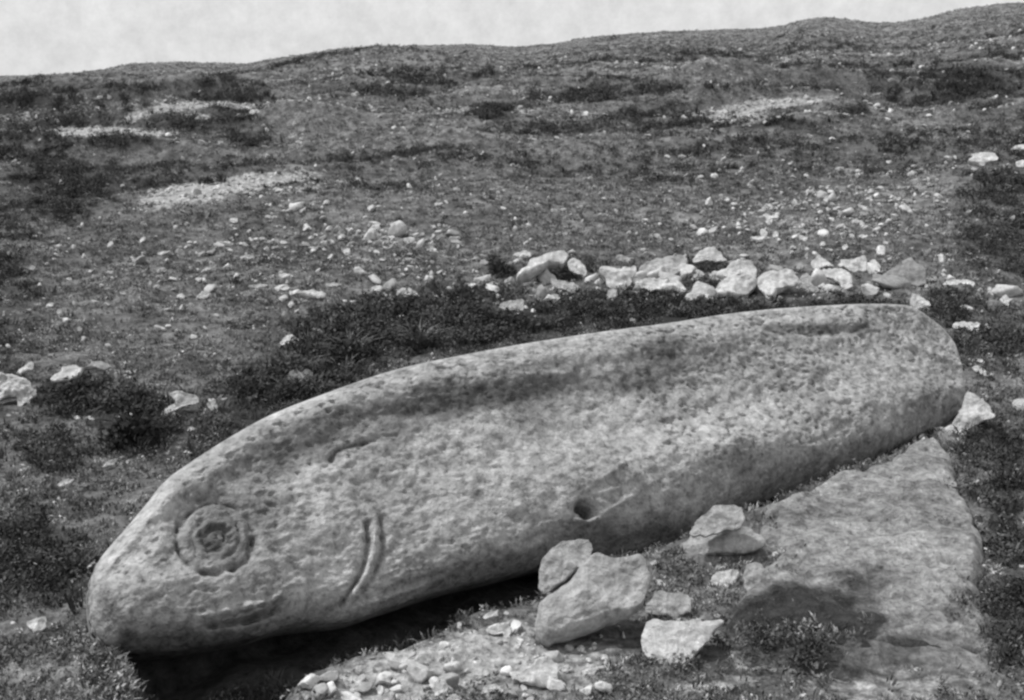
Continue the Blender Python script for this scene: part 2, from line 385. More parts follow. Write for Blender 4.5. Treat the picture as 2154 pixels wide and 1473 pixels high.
def outline_grid(uv, ns, ntt):
    """ladder between the two tips of a closed outline -> grid of uv and distance to the outline"""
    c = uv.mean(0); q = uv-c; _, _, vt = np.linalg.svd(q, full_matrices=False); a = q@vt[0]
    i0, i1 = int(np.argmin(a)), int(np.argmax(a)); n = len(uv)
    A = uv[[(i0+k) % n for k in range((i1-i0) % n+1)]]; B = uv[[(i0-k) % n for k in range((i0-i1) % n+1)]]
    s = (1-np.cos(np.linspace(0, math.pi, ns)))/2; s = .55*s+.45*np.linspace(0, 1, ns)
    s[0] = 0; s[-1] = 1
    pa = resample_open(A, s); pb = resample_open(B, s)
    t = (1-np.cos(np.linspace(0, math.pi, ntt)))/2
    g = pa[:, None]*(1-t)[None, :, None]+pb[:, None]*t[None, :, None]
    u = g[..., 0].ravel(); v = g[..., 1].ravel()
    d = np.full(u.shape, 1e9); poly = resample(uv, 120 if ns < 200 else 260)
    for i in range(len(poly)):
        a_ = poly[i]; b_ = poly[(i+1) % len(poly)]; e = b_-a_
        wx = u-a_[0]; wy = v-a_[1]; tt = np.clip((wx*e[0]+wy*e[1])/(e@e+1e-12), 0, 1)
        d = np.minimum(d, (wx-e[0]*tt)**2+(wy-e[1]*tt)**2)
    d = np.sqrt(d).reshape(g.shape[:2]); d[:, 0] = 0; d[:, -1] = 0; d[0] = 0; d[-1] = 0
    return g, d
def solid(name, pl, g, wf, wb, m, attrs=None, origin=None):
    """closed solid: front relief wf, back relief wb over the same ladder grid"""
    ns, ntt = g.shape[:2]
    Fp = pl.world(g, wf); Bp = pl.world(g, wb)
    V = np.vstack([Fp.reshape(-1, 3), Bp.reshape(-1, 3)]); f1 = gridfaces(ns, ntt, 0); f2 = gridfaces(ns, ntt, ns*ntt, True)
    # orientation
    a, b, c = V[f1[len(f1)//2][0]], V[f1[len(f1)//2][1]], V[f1[len(f1)//2][2]]
    if np.cross(b-a, c-a)@pl.N < 0: f1 = f1[:, ::-1].copy(); f2 = f2[:, ::-1].copy()
    org = np.array(origin if origin is not None else V.mean(0)); at = {k: np.concatenate([v.ravel(), v.ravel()]) for k, v in (attrs or {}).items()}
    # weld the shared rim
    idx = np.arange(2*ns*ntt); G2 = idx[ns*ntt:].reshape(ns, ntt); G1 = idx[:ns*ntt].reshape(ns, ntt)
    mp = idx.copy()
    for sl_ in ((slice(None), 0), (slice(None), -1), (0, slice(None)), (-1, slice(None))): mp[G2[sl_]] = G1[sl_]
    mp[G1[0]] = G1[0, 0]; mp[G1[-1]] = G1[-1, 0]; mp[G2[0]] = G1[0, 0]; mp[G2[-1]] = G1[-1, 0]
    Fc = mp[np.vstack([f1, f2])]
    used, inv = np.unique(Fc, return_inverse=True); Fc = inv.reshape(Fc.shape); V = V[used]; at = {k: v[used] for k, v in at.items()}
    faces = []
    for q in Fc.tolist():
        q2 = [q[i] for i in range(4) if q[i] != q[i-1]]
        if len(q2) >= 3: faces.append(q2)
    o = mesh_obj(name, V-org, faces, m, attrs=at); o.location = org
    return o
def dome(d, Rr, Hh):
    k = np.clip(d/Rr, 0, 1); return Hh*np.sqrt(np.clip(1-(1-k)**2, 0, 1))

# ------------------------------------------------------------------ the carved fish stone
FISH = [(186,1240),(197,1200),(216,1168),(258,1120),(302,1068),(345,1015),(400,975),(470,930),(560,880),(660,840),(780,797),(860,775),(940,758),(1060,735),(1200,712),(1300,698),(1400,685),
    (1500,669),(1600,657),(1700,650),(1800,645),(1870,646),(1905,652),(1950,680),(1990,718),(2008,760),(2018,810),(2022,850),(2008,875),(1970,903),(1900,935),(1850,960),(1760,1000),(1690,1027),(1620,1052),
    (1560,1072),(1490,1105),(1430,1142),(1370,1160),(1300,1170),(1235,1172),(1150,1190),(1050,1216),(935,1243),(800,1287),(735,1307),(670,1312),(600,1322),(520,1345),(430,1362),(340,1372),(270,1374),(222,1362),(200,1335),(190,1300)]
LEAN = R(41)
pl = Plane(FA, AX, NH*math.cos(LEAN)+np.array([0, 0, 1])*math.sin(LEAN))
op = smooth_closed(FISH, 900)
fuv = pl.uv(pl.unproj(op[:, 0], op[:, 1]))
fg, fd = outline_grid(fuv, 620, 230)
def gauss_line(px, py, pts, wd):
    """soft distance to a polyline in the carving layout; returns exp falloff and signed side"""
    pts = np.array(pts, float); best = np.full(px.shape, 1e9); 
    for i in range(len(pts)-1):
        a, b = pts[i], pts[i+1]; e = b-a
        t = np.clip(((px-a[0])*e[0]+(py-a[1])*e[1])/(e@e), 0, 1)
        best = np.minimum(best, np.hypot(px-a[0]-e[0]*t, py-a[1]-e[1]*t))
    return np.exp(-(best/wd)**2)
def arc(pts, n=24):
    p = np.array(pts, float); out = []
    q = np.vstack([2*p[0]-p[1], p, 2*p[-1]-p[-2]])
    for i in range(1, len(q)-2):
        a, b, c, d = q[i-1], q[i], q[i+1], q[i+2]
        for t in np.linspace(0, 1, 8, endpoint=False):
            out.append(.5*((2*b)+(c-a)*t+(2*a-5*b+4*c-d)*t*t+(-a+3*b-3*c+d)*t**3))
    out.append(p[-1]); return np.array(out)
GILL_IN = arc([(774,1100),(775,1145),(768,1185),(750,1225),(718,1272)])
GILL_MID = arc([(790,1092),(788,1140),(780,1185),(762,1222),(738,1258),(722,1280)])
GILL_OUT = arc([(804,1088),(808,1130),(803,1172),(788,1212),(764,1246)])
EYE = (456, 1128)
def relief(g, w0=None):
    """height of the carved face over its mean plane, in metres, plus lichen patches mixed with painted shade and light"""
    P0 = pl.world(g, np.zeros(g.shape[:-1]) if w0 is None else w0); px, py, _ = project(P0.reshape(-1, 3)); px = px.reshape(g.shape[:-1]); py = py.reshape(g.shape[:-1])
    u, v = g[..., 0], g[..., 1]
    w = np.zeros_like(u)
    # broad modelling: an upper band leaning steeper, a full cheek and flank, a belly tucked under
    top = np.interp(px, [186,350,560,780,940,1200,1500,1800,2020], [1240,1012,880,797,758,712,669,645,760])
    bot = np.interp(px, [186,280,460,735,935,1235,1430,1560,1850,2022], [1300,1374,1356,1307,1243,1172,1142,1072,960,850])
    f = np.clip((py-top)/np.maximum(bot-top, 5), 0, 1)
    endf = sstep(1.0, .80, (px-1100)/930)
    w += .05*np.sin(math.pi*np.clip(f, 0, 1)**.85)*endf+.010*np.exp(-((f-.08)/.05)**2)
    w -= .016*np.exp(-((f-.22)/.10)**2)*endf
    w += .022*fbm(u*2.2, v*3.2, 3, 201)+.007*fbm(u*5.5+2, v*6.5, 2, 203)+.006*fbm(u*9, v*11, 3, 205)+.0085*fbm(u*22, v*26, 3, 209)
    # chisel ripples running along the flank
    w += .0012*np.clip(fbm(u*7+v*3, v*46-u*8, 2, 213), -.3, 1)*np.exp(-((f-.7)/.25)**2)*1.6
    # pits
    cell = fbm(u*40, v*40, 2, 221); tm = .35+1.1*np.clip(.5+fbm(u*1.6, v*2.4, 3, 223)*1.6, 0, 1); w -= .012*sstep(.30, .62, cell)*tm
    w += .0035*tm*np.abs(fbm(u*13, v*13, 3, 225))*1.5-.006*np.exp(-(np.abs(fbm(u*1.9+4, v*2.6, 4, 227))/.012)**2)*sstep(.05, .3, fbm(u*2+9, v*2, 2, 229)+.2)
    # eye: ring groove, raised iris, sunk pupil
    ex = (px-EYE[0]); ey = (py-EYE[1])
    c, s = math.cos(-.15), math.sin(-.15); exr = ex*c-ey*s; eyr = ex*s+ey*c
    er = np.hypot(exr/1.03, eyr)
    eb = .55+.9*np.clip(vn(px/17, py/17, 241)+.45, 0, 1)
    w -= .019*np.exp(-((er-77)/6.5)**2)*eb
    w -= .009*np.exp(-((er-47)/7)**2)*eb
    w += .0
    w -= .024*sstep(38, 24, er+6*vn(px/8, py/8, 245))
    w -= .020*sstep(125, 84, er)*(.6-.4*(ex+ey)/110); w += .006*fbm(px/9, py/9, 3, 243)*sstep(85, 70, er)
    w += .012*np.exp(-(er/13)**2)
    # gill
    def groove(pts, wd, dp): return dp*gauss_line(px, py, pts, wd)
    gb = .6+.8*np.clip(vn(px/13, py/13, 265)+.5, 0, 1); w -= groove(GILL_IN, 6.5, .022)*gb; w -= groove(GILL_OUT, 8, .020)*gb; w += groove(GILL_MID, 9, .006)
    # mouth: lip ledge with undercut
    lipl = [(425,1299),(470,1293),(520,1283),(570,1269),(590,1257)]
    lipb = 1+.6*vn(px/14, py/14, 251); mt = sstep(395, 450, px)*sstep(618, 570, px)*(.75+.5*vn(px/18, py/18, 267)); w += groove(lipl, 10, .026)*lipb*mt; w -= groove([(x+4, y+20) for x, y in lipl], 11, .056)*mt
    # low belly crease with raised bright edge
    be = [(722,1292),(770,1277),(850,1250),(930,1222)]
    w += groove(be, 7, .020); w -= groove([(x, y-17) for x, y in be], 8, .016)
    # notches and scratches
    w -= groove([(700,962),(712,945),(740,934),(792,918)], 7, .015); w -= groove([(700,962),(722,985),(745,975)], 6, .009)
    w -= groove([(1228,1066),(1238,1074)], 13, .10); w += groove([(1212,1098),(1232,1104),(1252,1094)], 7, .028)
    w -= groove([(1540,902),(1560,910)], 10, .022); w += groove([(1530,932),(1546,926)], 8, .010)
    w -= groove([(1590,682),(1640,696),(1720,698),(1800,694),(1835,682)], 8, .010)*(.5+1.2*np.clip(vn(px/26, py/12, 261)+.4, 0, 1)); w += groove([(1600,712),(1700,716),(1800,712)], 12, .010)
    w -= groove([(1110,800),(1200,798)], 5, .010); w += groove([(1100,788),(1200,784)], 6, .008)
    w -= groove([(1700,934),(1740,918),(1790,886)], 5, .010); w -= groove([(770,812),(900,822)], 5, .006)
    w -= groove([(475,1058),(505,1068)], 8, .018)
    for q in range(7):
        x0, y0 = 1215+q*21+rng.uniform(-5, 5), 745+rng.uniform(-10, 10); w += groove([(x0, y0), (x0+22, y0+36)], 4.5, .008)
    for q in range(9):
        x0, y0 = 1195+q*13, 860+q*13+rng.uniform(-14, 14); w += groove([(x0-16, y0-9), (x0+46, y0+58)], 4, .006)
    for q in range(6):
        x0, y0 = rng.uniform(1180, 1290), rng.uniform(980, 1080); w += groove([(x0, y0+14), (x0+60, y0-22)], 4, .007)
    for q in range(26):                                   # long chisel dashes
        x0 = rng.uniform(560, 1500); y0 = np.interp(x0, [560, 1500], [1120, 900])+rng.uniform(0, 150); l = rng.uniform(10, 34)
        w += groove([(x0, y0), (x0+l, y0-l*.45)], 3.5, .005)
    # lichen patches, with shade on belly, chin and recesses and rim light painted in
    st = np.zeros_like(u)
    for cx, cy, rx, ry, rot, a in [(1000,835,270,36,-.12,1.0),(1330,800,120,38,-.1,.85),(1180,850,200,34,-.1,.6),(860,880,110,50,-.4,.6),(700,900,120,50,-.45,.6),(1560,760,120,30,-.1,.35),(1250,760,330,16,-.1,.45),(1400,735,50,45,0,.8),(620,930,170,55,-.6,.6),(470,1060,90,45,-.5,.55),(1660,688,170,12,.02,.8),(1130,880,130,40,0,.5),
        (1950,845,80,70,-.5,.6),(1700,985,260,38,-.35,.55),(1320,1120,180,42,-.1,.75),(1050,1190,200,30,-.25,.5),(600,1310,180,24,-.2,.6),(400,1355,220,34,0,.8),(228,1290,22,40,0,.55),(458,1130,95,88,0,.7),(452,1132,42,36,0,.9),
        (560,1070,60,70,-.5,.45),(380,1200,90,50,-.5,.15),(1880,690,60,22,.3,.5),(1560,1000,160,60,-.3,.35)]:
        st = np.maximum(st, a*ell(px, py, cx, cy, rx, ry, rot, 1.2))
    for cx, cy, rx, ry, rot, a in [(1290,930,90,110,.0,.5),(1000,960,300,80,-.25,.35),(1650,800,260,70,-.15,.3),(700,1100,120,60,-.3,.3),(1880,750,90,60,.3,.35),(280,1120,50,90,.6,.3)]:
        st = st-a*ell(px, py, cx, cy, rx, ry, rot, 1.2)
    st = st+.12*fbm(u*3, v*4, 3, 231)
    st = st-.5*np.exp(-(np.clip(f-.0, 0, 1)/.07)**2)  # top rim paled, its catch of light painted in
    st = np.maximum(st, (.75*np.exp(-((er-77)/7)**2)+.35*np.exp(-((er-47)/7)**2))*eb); st = np.maximum(st, 1.0*sstep(36, 24, er+8*vn(px/8, py/8, 245))); st = np.maximum(st, .7*gauss_line(px, py, GILL_IN, 5)); st = np.maximum(st, .7*gauss_line(px, py, GILL_OUT, 5))  # shade painted into the eye and gill grooves
    st = np.maximum(st, 1.1*mt*gauss_line(px, py, [(x+4, y+20) for x, y in lipl], 10)); st = st-.8*mt*gauss_line(px, py, lipl, 9); st = np.maximum(st, 1.1*sstep(1312, 1345, py+14*fbm(px/30, py/30, 3, 253))*sstep(700, 600, px)*sstep(225, 262, px))  # painted shade under the lip and over the chin, lip edge paled as lit
    st = np.maximum(st, 1.3*gauss_line(px, py, [(1226,1064),(1240,1074),(1230,1086)], 12)); st = np.maximum(st, .85*gauss_line(px, py, [(700,962),(712,945),(740,934),(792,918)], 6)); st = np.maximum(st, .75*(.4+np.clip(vn(px/20, py/10, 263)+.4, 0, .7))*gauss_line(px, py, [(1590,684),(1640,697),(1720,699),(1800,695),(1835,684)], 9))  # shade painted into the belly hole, upper notch and tail groove
    return w, st, f
# edges: rounded shoulder on top, deep tuck below
_px, _py, _ = project(pl.world(fg, np.zeros(fg.shape[:-1])).reshape(-1, 3)); _px = _px.reshape(fd.shape); _py = _py.reshape(fd.shape)
def edges(f):
    rb = np.interp(_px, [186, 420, 700, 900, 1150, 1350, 1600, 2020], [.13, .15, .10, .11, .20, .30, .22, .14])
    isb = sstep(.45, .72, f)
    return dome(fd, .055, .074)*(1-isb)+dome(fd, rb, .085+(rb-.1)*.5)*isb
_t = np.interp(_px, [186,350,560,780,940,1200,1500,1800,2020], [1240,1012,880,797,758,712,669,645,760]); _b = np.interp(_px, [186,280,460,735,935,1235,1430,1560,1850,2022], [1300,1374,1356,1307,1243,1172,1142,1072,960,850])
fF = np.clip((_py-_t)/np.maximum(_b-_t, 5), 0, 1)
w0 = edges(fF)+.05*np.sin(math.pi*fF**.85)*sstep(1.0, .80, (_px-1100)/930)*sstep(0, .07, fd)
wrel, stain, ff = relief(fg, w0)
wfront = edges(fF)+wrel*sstep(0, .07, fd)
wback = -dome(fd, .34, .46)
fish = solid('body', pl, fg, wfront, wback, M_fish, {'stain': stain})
froot = bpy.data.objects.new('fish_stone', None); COL.objects.link(froot); froot.location = (FA+FB)/2
tag(froot, 'huge carved fish-shaped boulder leaning in its trench across the slope', 'carved stone')
fish.parent = froot; fish.location = Vector(fish.location)-froot.location
# carved details that read on their own: raised bands following the face
def surf(px, py, lift=0.0):
    """points on the carved face"""
    px = np.asarray(px, float); py = np.asarray(py, float)
    uv = pl.uv(pl.unproj(px, py)); flat = fg.reshape(-1, 2); wf_ = wfront.ravel()
    out = np.empty(len(uv)); it = 0
    for i, q in enumerate(uv):
        for _ in range(2):
            k = int(np.argmin((flat[:, 0]-q[0])**2+(flat[:, 1]-q[1])**2)); out[i] = wf_[k]
            P = pl.world(q[None], out[i:i+1])[0]; d = ray(px[i], py[i]); t = ((pl.world(q[None], out[i:i+1])[0]-CAM)@pl.N)/(d@pl.N); q = pl.uv((CAM+d*t)[None])[0]
        uv[i] = q
    return uv, out+lift
def band(name, pts, width, lift, closed=False, m=M_fish, stain_shade_v=.0):
    """rounded raised moulding along a curve of the face, its edges sunk into the stone"""
    pts = np.array(pts, float); uv, w = surf(pts[:, 0], pts[:, 1]); n = len(uv)
    if closed: w = (w+np.roll(w, 1)+np.roll(w, -1))/3
    else: w = np.convolve(np.pad(w, 2, 'edge'), np.ones(5)/5, 'valid')
    tg = (np.roll(uv, -1, 0)-np.roll(uv, 1, 0)) if closed else np.gradient(uv, axis=0)
    tg /= np.linalg.norm(tg, axis=1, keepdims=True); nn = np.stack([-tg[:, 1], tg[:, 0]], 1)
    cs = np.linspace(-1, 1, 9); V = []
    for i in range(n):
        e = 1 if closed else min(1, 3.2*min(i, n-1-i)/n)**.6 if 0 < i < n-1 else .15
        for c in cs:
            p_ = uv[i]+nn[i]*c*width*e; jit = .002*float(vn(p_[0]*60, p_[1]*60, 5))
            V.append(pl.world(p_[None], np.array([w[i]-.012+(lift*e+.012)*math.sqrt(max(0, 1-c*c))+jit]))[0])
    V = np.array(V); fc = gridfaces(n, len(cs)); 
    if closed:
        k = len(cs); extra = np.array([[(n-1)*k+j, (n-1)*k+j+1, j+1, j] for j in range(k-1)]); fc = np.vstack([fc, extra])
    a, b, c = V[fc[0][0]], V[fc[0][1]], V[fc[0][2]]
    if np.cross(b-a, c-a)@pl.N < 0: fc = fc[:, ::-1].copy()
    o = mesh_obj(name, V-np.array(froot.location), fc, m, froot, attrs={'stain': np.full(len(V), stain_shade_v)})
    return o
th = np.linspace(0, 2*math.pi, 56, endpoint=False)
band('eye_ring', np.stack([EYE[0]+61*np.cos(th), EYE[1]+60*np.sin(th)], 1), .018, .002, True, stain_shade_v=.5)
band('pupil', np.stack([EYE[0]-2+9*np.cos(th[::4]), EYE[1]+4+8*np.sin(th[::4])], 1), .014, .003, True, stain_shade_v=.75)
band('gill_ridge', GILL_MID[2:], .011, .003, stain_shade_v=-.2)
band('mouth_lip', arc([(432,1300),(470,1295),(520,1285),(572,1271)]), .012, .006, stain_shade_v=-.4)  # band tones carry painted recess shade and lit edges

# ------------------------------------------------------------------ placed stones
FOOT = []
def clear_of_stones(P, grow=.9, front=1.12):
    ok = np.ones(len(P), bool)
    for x, y, r_ in FOOT:
        d = math.hypot(x, y); ux, uy = x/d, y/d; dx = P[:, 0]-x; dy = P[:, 1]-y; al = dx*ux+dy*uy; ac = dx*uy-dy*ux
        al = np.where(al < 0, al/front, al)
        ok &= (al*al+ac*ac) > (r_*grow)**2
    return ok
def face_normal(p, up=.72):
    c = CAM-p; c[2] = 0; c /= np.linalg.norm(c); return np.array([0, 0, up])+c*math.sqrt(1-up*up)
def stone(name, pts, m, label, cat='stone', group=None, thick=.5, relief_=.42, up=.72, lift=0., seed=0, facets=6, rough=.10, sink=.1, nodes=34):
    pts = np.array(pts, float); ib = np.argmax(pts[:, 1]); bx = pts[pts[:, 1] > pts[:, 1].max()-8, 0].mean()
    p0 = hit(bx, pts[:, 1].max())[0]; p0[2] += lift
    if lift:
        d = ray(bx, pts[:, 1].max()); t = (p0[2]-CAMZ)/d[2]; p0 = CAM+d*t
    N = face_normal(p0.copy(), up); P = Plane(p0, [1, 0, 0], N)
    o2 = smooth_closed(pts, 160); sp_ = max(np.ptp(o2[:, 0]), np.ptp(o2[:, 1])); q_ = min(4.5, sp_*.035); o2 = o2+q_*np.stack([fbm(o2[:, 0]/sp_*9, o2[:, 1]/sp_*9+seed, 3, 331), fbm(o2[:, 0]/sp_*9, o2[:, 1]/sp_*9, 3, 333)], 1)*1.6; uv = P.uv(P.unproj(o2[:, 0], o2[:, 1]))
    g, d = outline_grid(uv, nodes, nodes-6)
    rs = np.random.default_rng(seed+int(pts[0, 0])*7+int(pts[0, 1])); minor = d.max()*2
    sz = max(np.ptp(uv[:, 0]), np.ptp(uv[:, 1]))
    w = dome(d, minor*.34, minor*relief_)
    c = uv.mean(0)
    for k in range(facets):
        a = rs.uniform(0, 2*math.pi); sl_ = rs.uniform(.15, .7); off = rs.uniform(.2, .5)*minor*relief_*2.0
        plane = off-sl_*((g[..., 0]-c[0])*math.cos(a)+(g[..., 1]-c[1])*math.sin(a)); w = np.minimum(w, np.maximum(plane, w*.25))
    n = fbm(g[..., 0]*6/sz+rs.uniform(0, 99), g[..., 1]*6/sz, 4, 301+seed); w = w+n*rough*minor*sstep(0, minor*.2, d)
    n2 = fbm(g[..., 0]*20/sz+rs.uniform(0, 99), g[..., 1]*20/sz, 3, 303+seed); w = w+n2*rough*.35*minor*sstep(0, minor*.15, d)
    wb = -dome(d, minor*.5, minor*thick)
    q0 = P.world(g.reshape(-1, 2).mean(0)[None], np.zeros(1))[0]; rr_ = np.ptp(uv[:, 0])/2; a0 = -rr_*.6 if rr_ > minor*.9 else 0.
    for kk in ((-1, 0, 1) if a0 else (0,)): FOOT.append((p0[0]*0+q0[0]+kk*rr_*.55, q0[1]+.02, max(minor*.5, rr_*.5) if a0 else rr_))
    o = solid(name, P, g, w, wb, m)
    return tag(o, label, cat, group)
Z4 = lambda L_: [(1050+x*.5125, 950+y*.5125) for x, y in L_]
Z2 = lambda L_: [(1000+x*.5357, 450+y*.5357) for x, y in L_]
Z1 = lambda L_: [(x*.5, 450+y*.5) for x, y in L_]
ZB = lambda L_: [(600+x*.2786, 1250+y*.2786) for x, y in L_]
ZR = lambda L_: [(1050+x*.2786, 500+y*.2786) for x, y in L_]
ZS = lambda L_: [(1500+x*.3036, 400+y*.3036) for x, y in L_]
def blob(cx, cy, w, h, rot=0., seed=0, k=8):
    rs = np.random.default_rng(int(cx*13+cy*7+seed)); out = []
    for i in range(k):
        a = 2*math.pi*i/k+rs.uniform(-.2, .2); q = rs.uniform(.78, 1.12)
        x, y = w/2*q*math.cos(a), h/2*q*math.sin(a); out.append((cx+x*math.cos(rot)-y*math.sin(rot), cy+x*math.sin(rot)+y*math.cos(rot)))
    return out
S = stone
# foreground stones along the trench
S('boulder', Z4([(158,490),(172,450),(200,420),(232,398),(262,374),(325,360),(360,368),(386,392),(384,412),(340,470),(300,505),(240,550),(180,582),(165,535)]), M_mid, 'narrow pitted stone leaning behind the biggest loose boulder at the trench edge', thick=.7)
S('boulder', Z4([(402,424),(470,436),(570,430),(605,455),(619,520),(600,590),(580,645),(510,685),(420,722),(330,748),(262,772),(205,797),(165,775),(150,715),(170,625),(230,580),(300,520),(350,460)]), M_mid, 'biggest loose boulder, broad smooth and pitted, beside the trench under the fish belly', thick=.6, relief_=.34, facets=2, nodes=60, lift=.02)
S('boulder', Z4([(786,325),(810,290),(850,250),(880,228),(920,220),(985,222),(1003,250),(1006,290),(985,318),(920,332),(840,345),(790,345)]), M_mid, 'upper hollowed stone of the stacked pair at the trench edge', lift=.10, thick=.6)
S('boulder', Z4([(745,392),(770,360),(805,332),(880,312),(960,308),(1030,325),(1082,352),(1085,385),(1040,410),(950,425),(850,432),(785,432)]), M_mid, 'lower flat stone of the stacked pair at the trench edge', thick=.5, relief_=.5)
S('stone', Z4([(862,545),(890,500),(930,492),(977,488),(980,510),(962,550),(905,556)]), M_pale, 'small pale wedge stone below the stacked pair')
S('stone', Z4([(603,650),(625,600),(650,574),(720,580),(770,590),(787,620),(772,665),(700,682),(640,675)]), M_mid, 'low rounded stone right of the biggest loose boulder', relief_=.3)
S('boulder', Z4([(610,685),(700,697),(800,698),(912,690),(890,735),(850,785),(800,830),(745,890),(680,880),(600,840),(590,770)]), M_pale, 'squarish flat-topped pale block below the biggest loose boulder', up=.8, relief_=.3, facets=4)
S('stone', blob(1378,1186,22,16), M_pale, 'tiny pale stone between the biggest boulder and the stacked pair')
S('stone', blob(1390,1229,38,13,.3), M_pale, 'thin pale stone just above the low rounded stone')
S('stone', Z4([(70,925),(125,885),(160,850),(205,838),(235,880),(242,935),(190,965),(120,955)]), M_pale, 'knobbly pale stone at the bottom edge left of the dark turf')
S('stone', blob(1240,1409,34,26), M_pale, 'pale rounded stone at the bottom right of the knobbly one')
S('stone', blob(1191,1407,24,16), M_pale, 'little pale stone touching the right of the knobbly one')
S('stone', blob(1270,1384,20,16), M_pale, 'little pale stone under the foot of the biggest boulder')
S('stone', blob(1222,1364,18,13,-.5), M_pale, 'tiny tilted pale stone under the foot of the biggest boulder')
S('stone', blob(1592,1222,64,84), M_mid, 'mottled upright stone at the left corner of the flat bedrock', relief_=.22, facets=3)
S('stone', ZB([(1400,228),(1440,190),(1500,160),(1560,130),(1600,122),(1608,160),(1580,190),(1520,200),(1450,225)]), M_pale, 'thin pale sliver on the lip of the trench')
S('stone', ZB([(805,510),(830,470),(880,455),(930,480),(1030,460),(1010,490),(940,530),(900,560),(880,600),(830,560)]), M_pale, 'forked pale stone at the trench lip above the gravel')
S('stone', ZB([(512,590),(530,550),(575,538),(600,560),(570,600),(530,618)]), M_pale, 'oval pale stone at the left end of the gravel by the trench')
S('stone', ZB([(236,670),(260,625),(340,625),(360,660),(300,700),(250,700)]), M_mid, 'greyish stone at the far left of the gravel by the trench')
S('stone', ZB([(688,725),(705,700),(745,695),(780,725),(760,762),(710,765)]), M_pale, 'round white stone low in the gravel')
S('stone', ZB([(1420,600),(1430,575),(1520,580),(1538,600),(1510,620),(1440,615)]), M_pale, 'bright oblong stone in the middle of the gravel')
S('stone', ZB([(1295,600),(1320,570),(1380,550),(1385,575),(1320,605)]), M_pale, 'slanting pale stone left of the bright oblong one')
S('stone', ZB([(1130,740),(1150,650),(1200,650),(1235,710),(1200,780),(1220,820),(1130,820)]), M_pale, 'upright pale stone on the bottom edge of the gravel')
S('stone', ZB([(1480,730),(1520,690),(1590,680),(1640,720),(1640,740),(1560,738)]), M_pale, 'low white stone at the bottom below the bright oblong one')
S('stone', ZB([(1520,265),(1600,225),(1660,215),(1700,260),(1690,360),(1650,340),(1640,300),(1560,300)]), M_pale, 'hook-shaped pale stone just behind the gravel', relief_=.3)
S('stone', ZB([(1060,425),(1085,400),(1110,425),(1085,450)]), M_pale, 'small round stone on the trench lip right of the forked stone')
S('stone', ZB([(1758,455),(1790,438),(1825,462),(1800,480),(1770,475)]), M_pale, 'small bright stone left of the foot of the biggest boulder')
S('stone', ZB([(765,620),(790,575),(850,590),(872,625),(820,640),(780,650)]), M_pale, 'pale lump below the forked stone')
S('stone', ZB([(1070,560),(1105,538),(1130,560),(1110,580),(1040,610),(1010,655),(985,640),(1020,600)]), M_pale, 'crooked pale stone in the gravel between forked and upright stones')
S('stone', ZB([(1020,790),(1060,760),(1100,770),(1110,820),(1000,820)]), M_pale, 'pale stone cut by the bottom edge left of the upright one')
S('stone', ZB([(1225,780),(1280,755),(1340,790),(1370,830),(1230,830)]), M_pale, 'pale stone cut by the bottom edge right of the upright one')
S('stone', [(55,1310),(72,1303),(90,1297),(97,1300),(96,1318),(86,1330),(74,1334),(64,1324)], M_pale, 'pale angular stone in the turf left of the fish snout')
S('stone', blob(213,1372,16,20), M_pale, 'tiny pale stone at the tip of the fish snout')
# right of the tail
S('boulder', Z2([(1835,850),(1870,820),(1890,790),(1915,750),(1930,700),(1990,722),(2020,765),(2046,790),(2005,810),(1960,835),(1940,850),(1920,876),(1880,866)]), M_pale, 'pale angular block standing by itself below the tail of the fish', thick=.6, up=.6, facets=6)
S('stone', Z2([(1712,325),(1730,316),(1762,332),(1792,362),(1783,384),(1745,380),(1710,365)]), M_pale, 'squarish pale stone just above the tail corner of the fish', up=.5)
S('stone', ZS([(1580,665),(1600,640),(1680,620),(1740,618),(1800,630),(1822,665),(1790,662),(1700,655),(1640,660)]), M_pale, 'bright arched stone in the turf right of the stone row')
S('stone', ZS([(1665,960),(1670,925),(1760,915),(1855,925),(1830,950),(1855,990),(1830,1000),(1760,965)]), M_pale, 'forked bright stone right of the tail')
S('stone', ZS([(1710,808),(1740,795),(1800,815),(1805,830),(1730,820)]), M_pale, 'thin pale stone above the forked bright one')
S('stone', ZS([(1630,745),(1655,722),(1680,735),(1650,762)]), M_pale, 'small round stone above the tail right of the squarish one')
S('stone', Z2([(1950,605),(1975,598),(2000,612),(2030,628),(2028,640),(1985,630)]), M_pale, 'flat pale sliver in the grass right of the tail tip')
S('stone', [(2128,850),(2138,841),(2160,840),(2172,852),(2165,866),(2140,864)], M_pale, 'rounded stone at the right edge level with the tail block')
S('stone', ZS([(1990,760),(2025,725),(2050,760),(2045,810),(2020,790)]), M_pale, 'upright pale stone near the right edge above the tail')
# the row of stones behind the fish
GR = 'stones in the row behind the fish'
S('boulder', ZR([(128,300),(200,240),(240,190),(330,140),(440,100),(505,112),(515,150),(498,205),(470,212),(410,198),(330,235),(250,290),(150,325)]), M_pale, 'big pale arched boulder with a dark hollow under it at the left of the row', group=GR, thick=.9, lift=.05, facets=2, relief_=.5)
S('boulder', ZR([(520,190),(560,155),(610,180),(655,225),(655,285),(600,275),(545,260)]), M_pale, 'pale block touching the right side of the big arched boulder', group=GR, lift=.02)
S('stone', ZR([(140,130),(180,98),(225,105),(240,140),(200,160),(155,158)]), M_pale, 'small pale stone behind the left end of the big arched boulder', group=GR)
S('boulder', ZR([(748,260),(770,230),(850,235),(950,240),(1030,215),(1040,250),(1010,290),(1000,340),(970,380),(880,390),(830,370),(800,310)]), M_pale, 'wide flat pale boulder between the arched boulder and the pitted one', group=GR, facets=3)
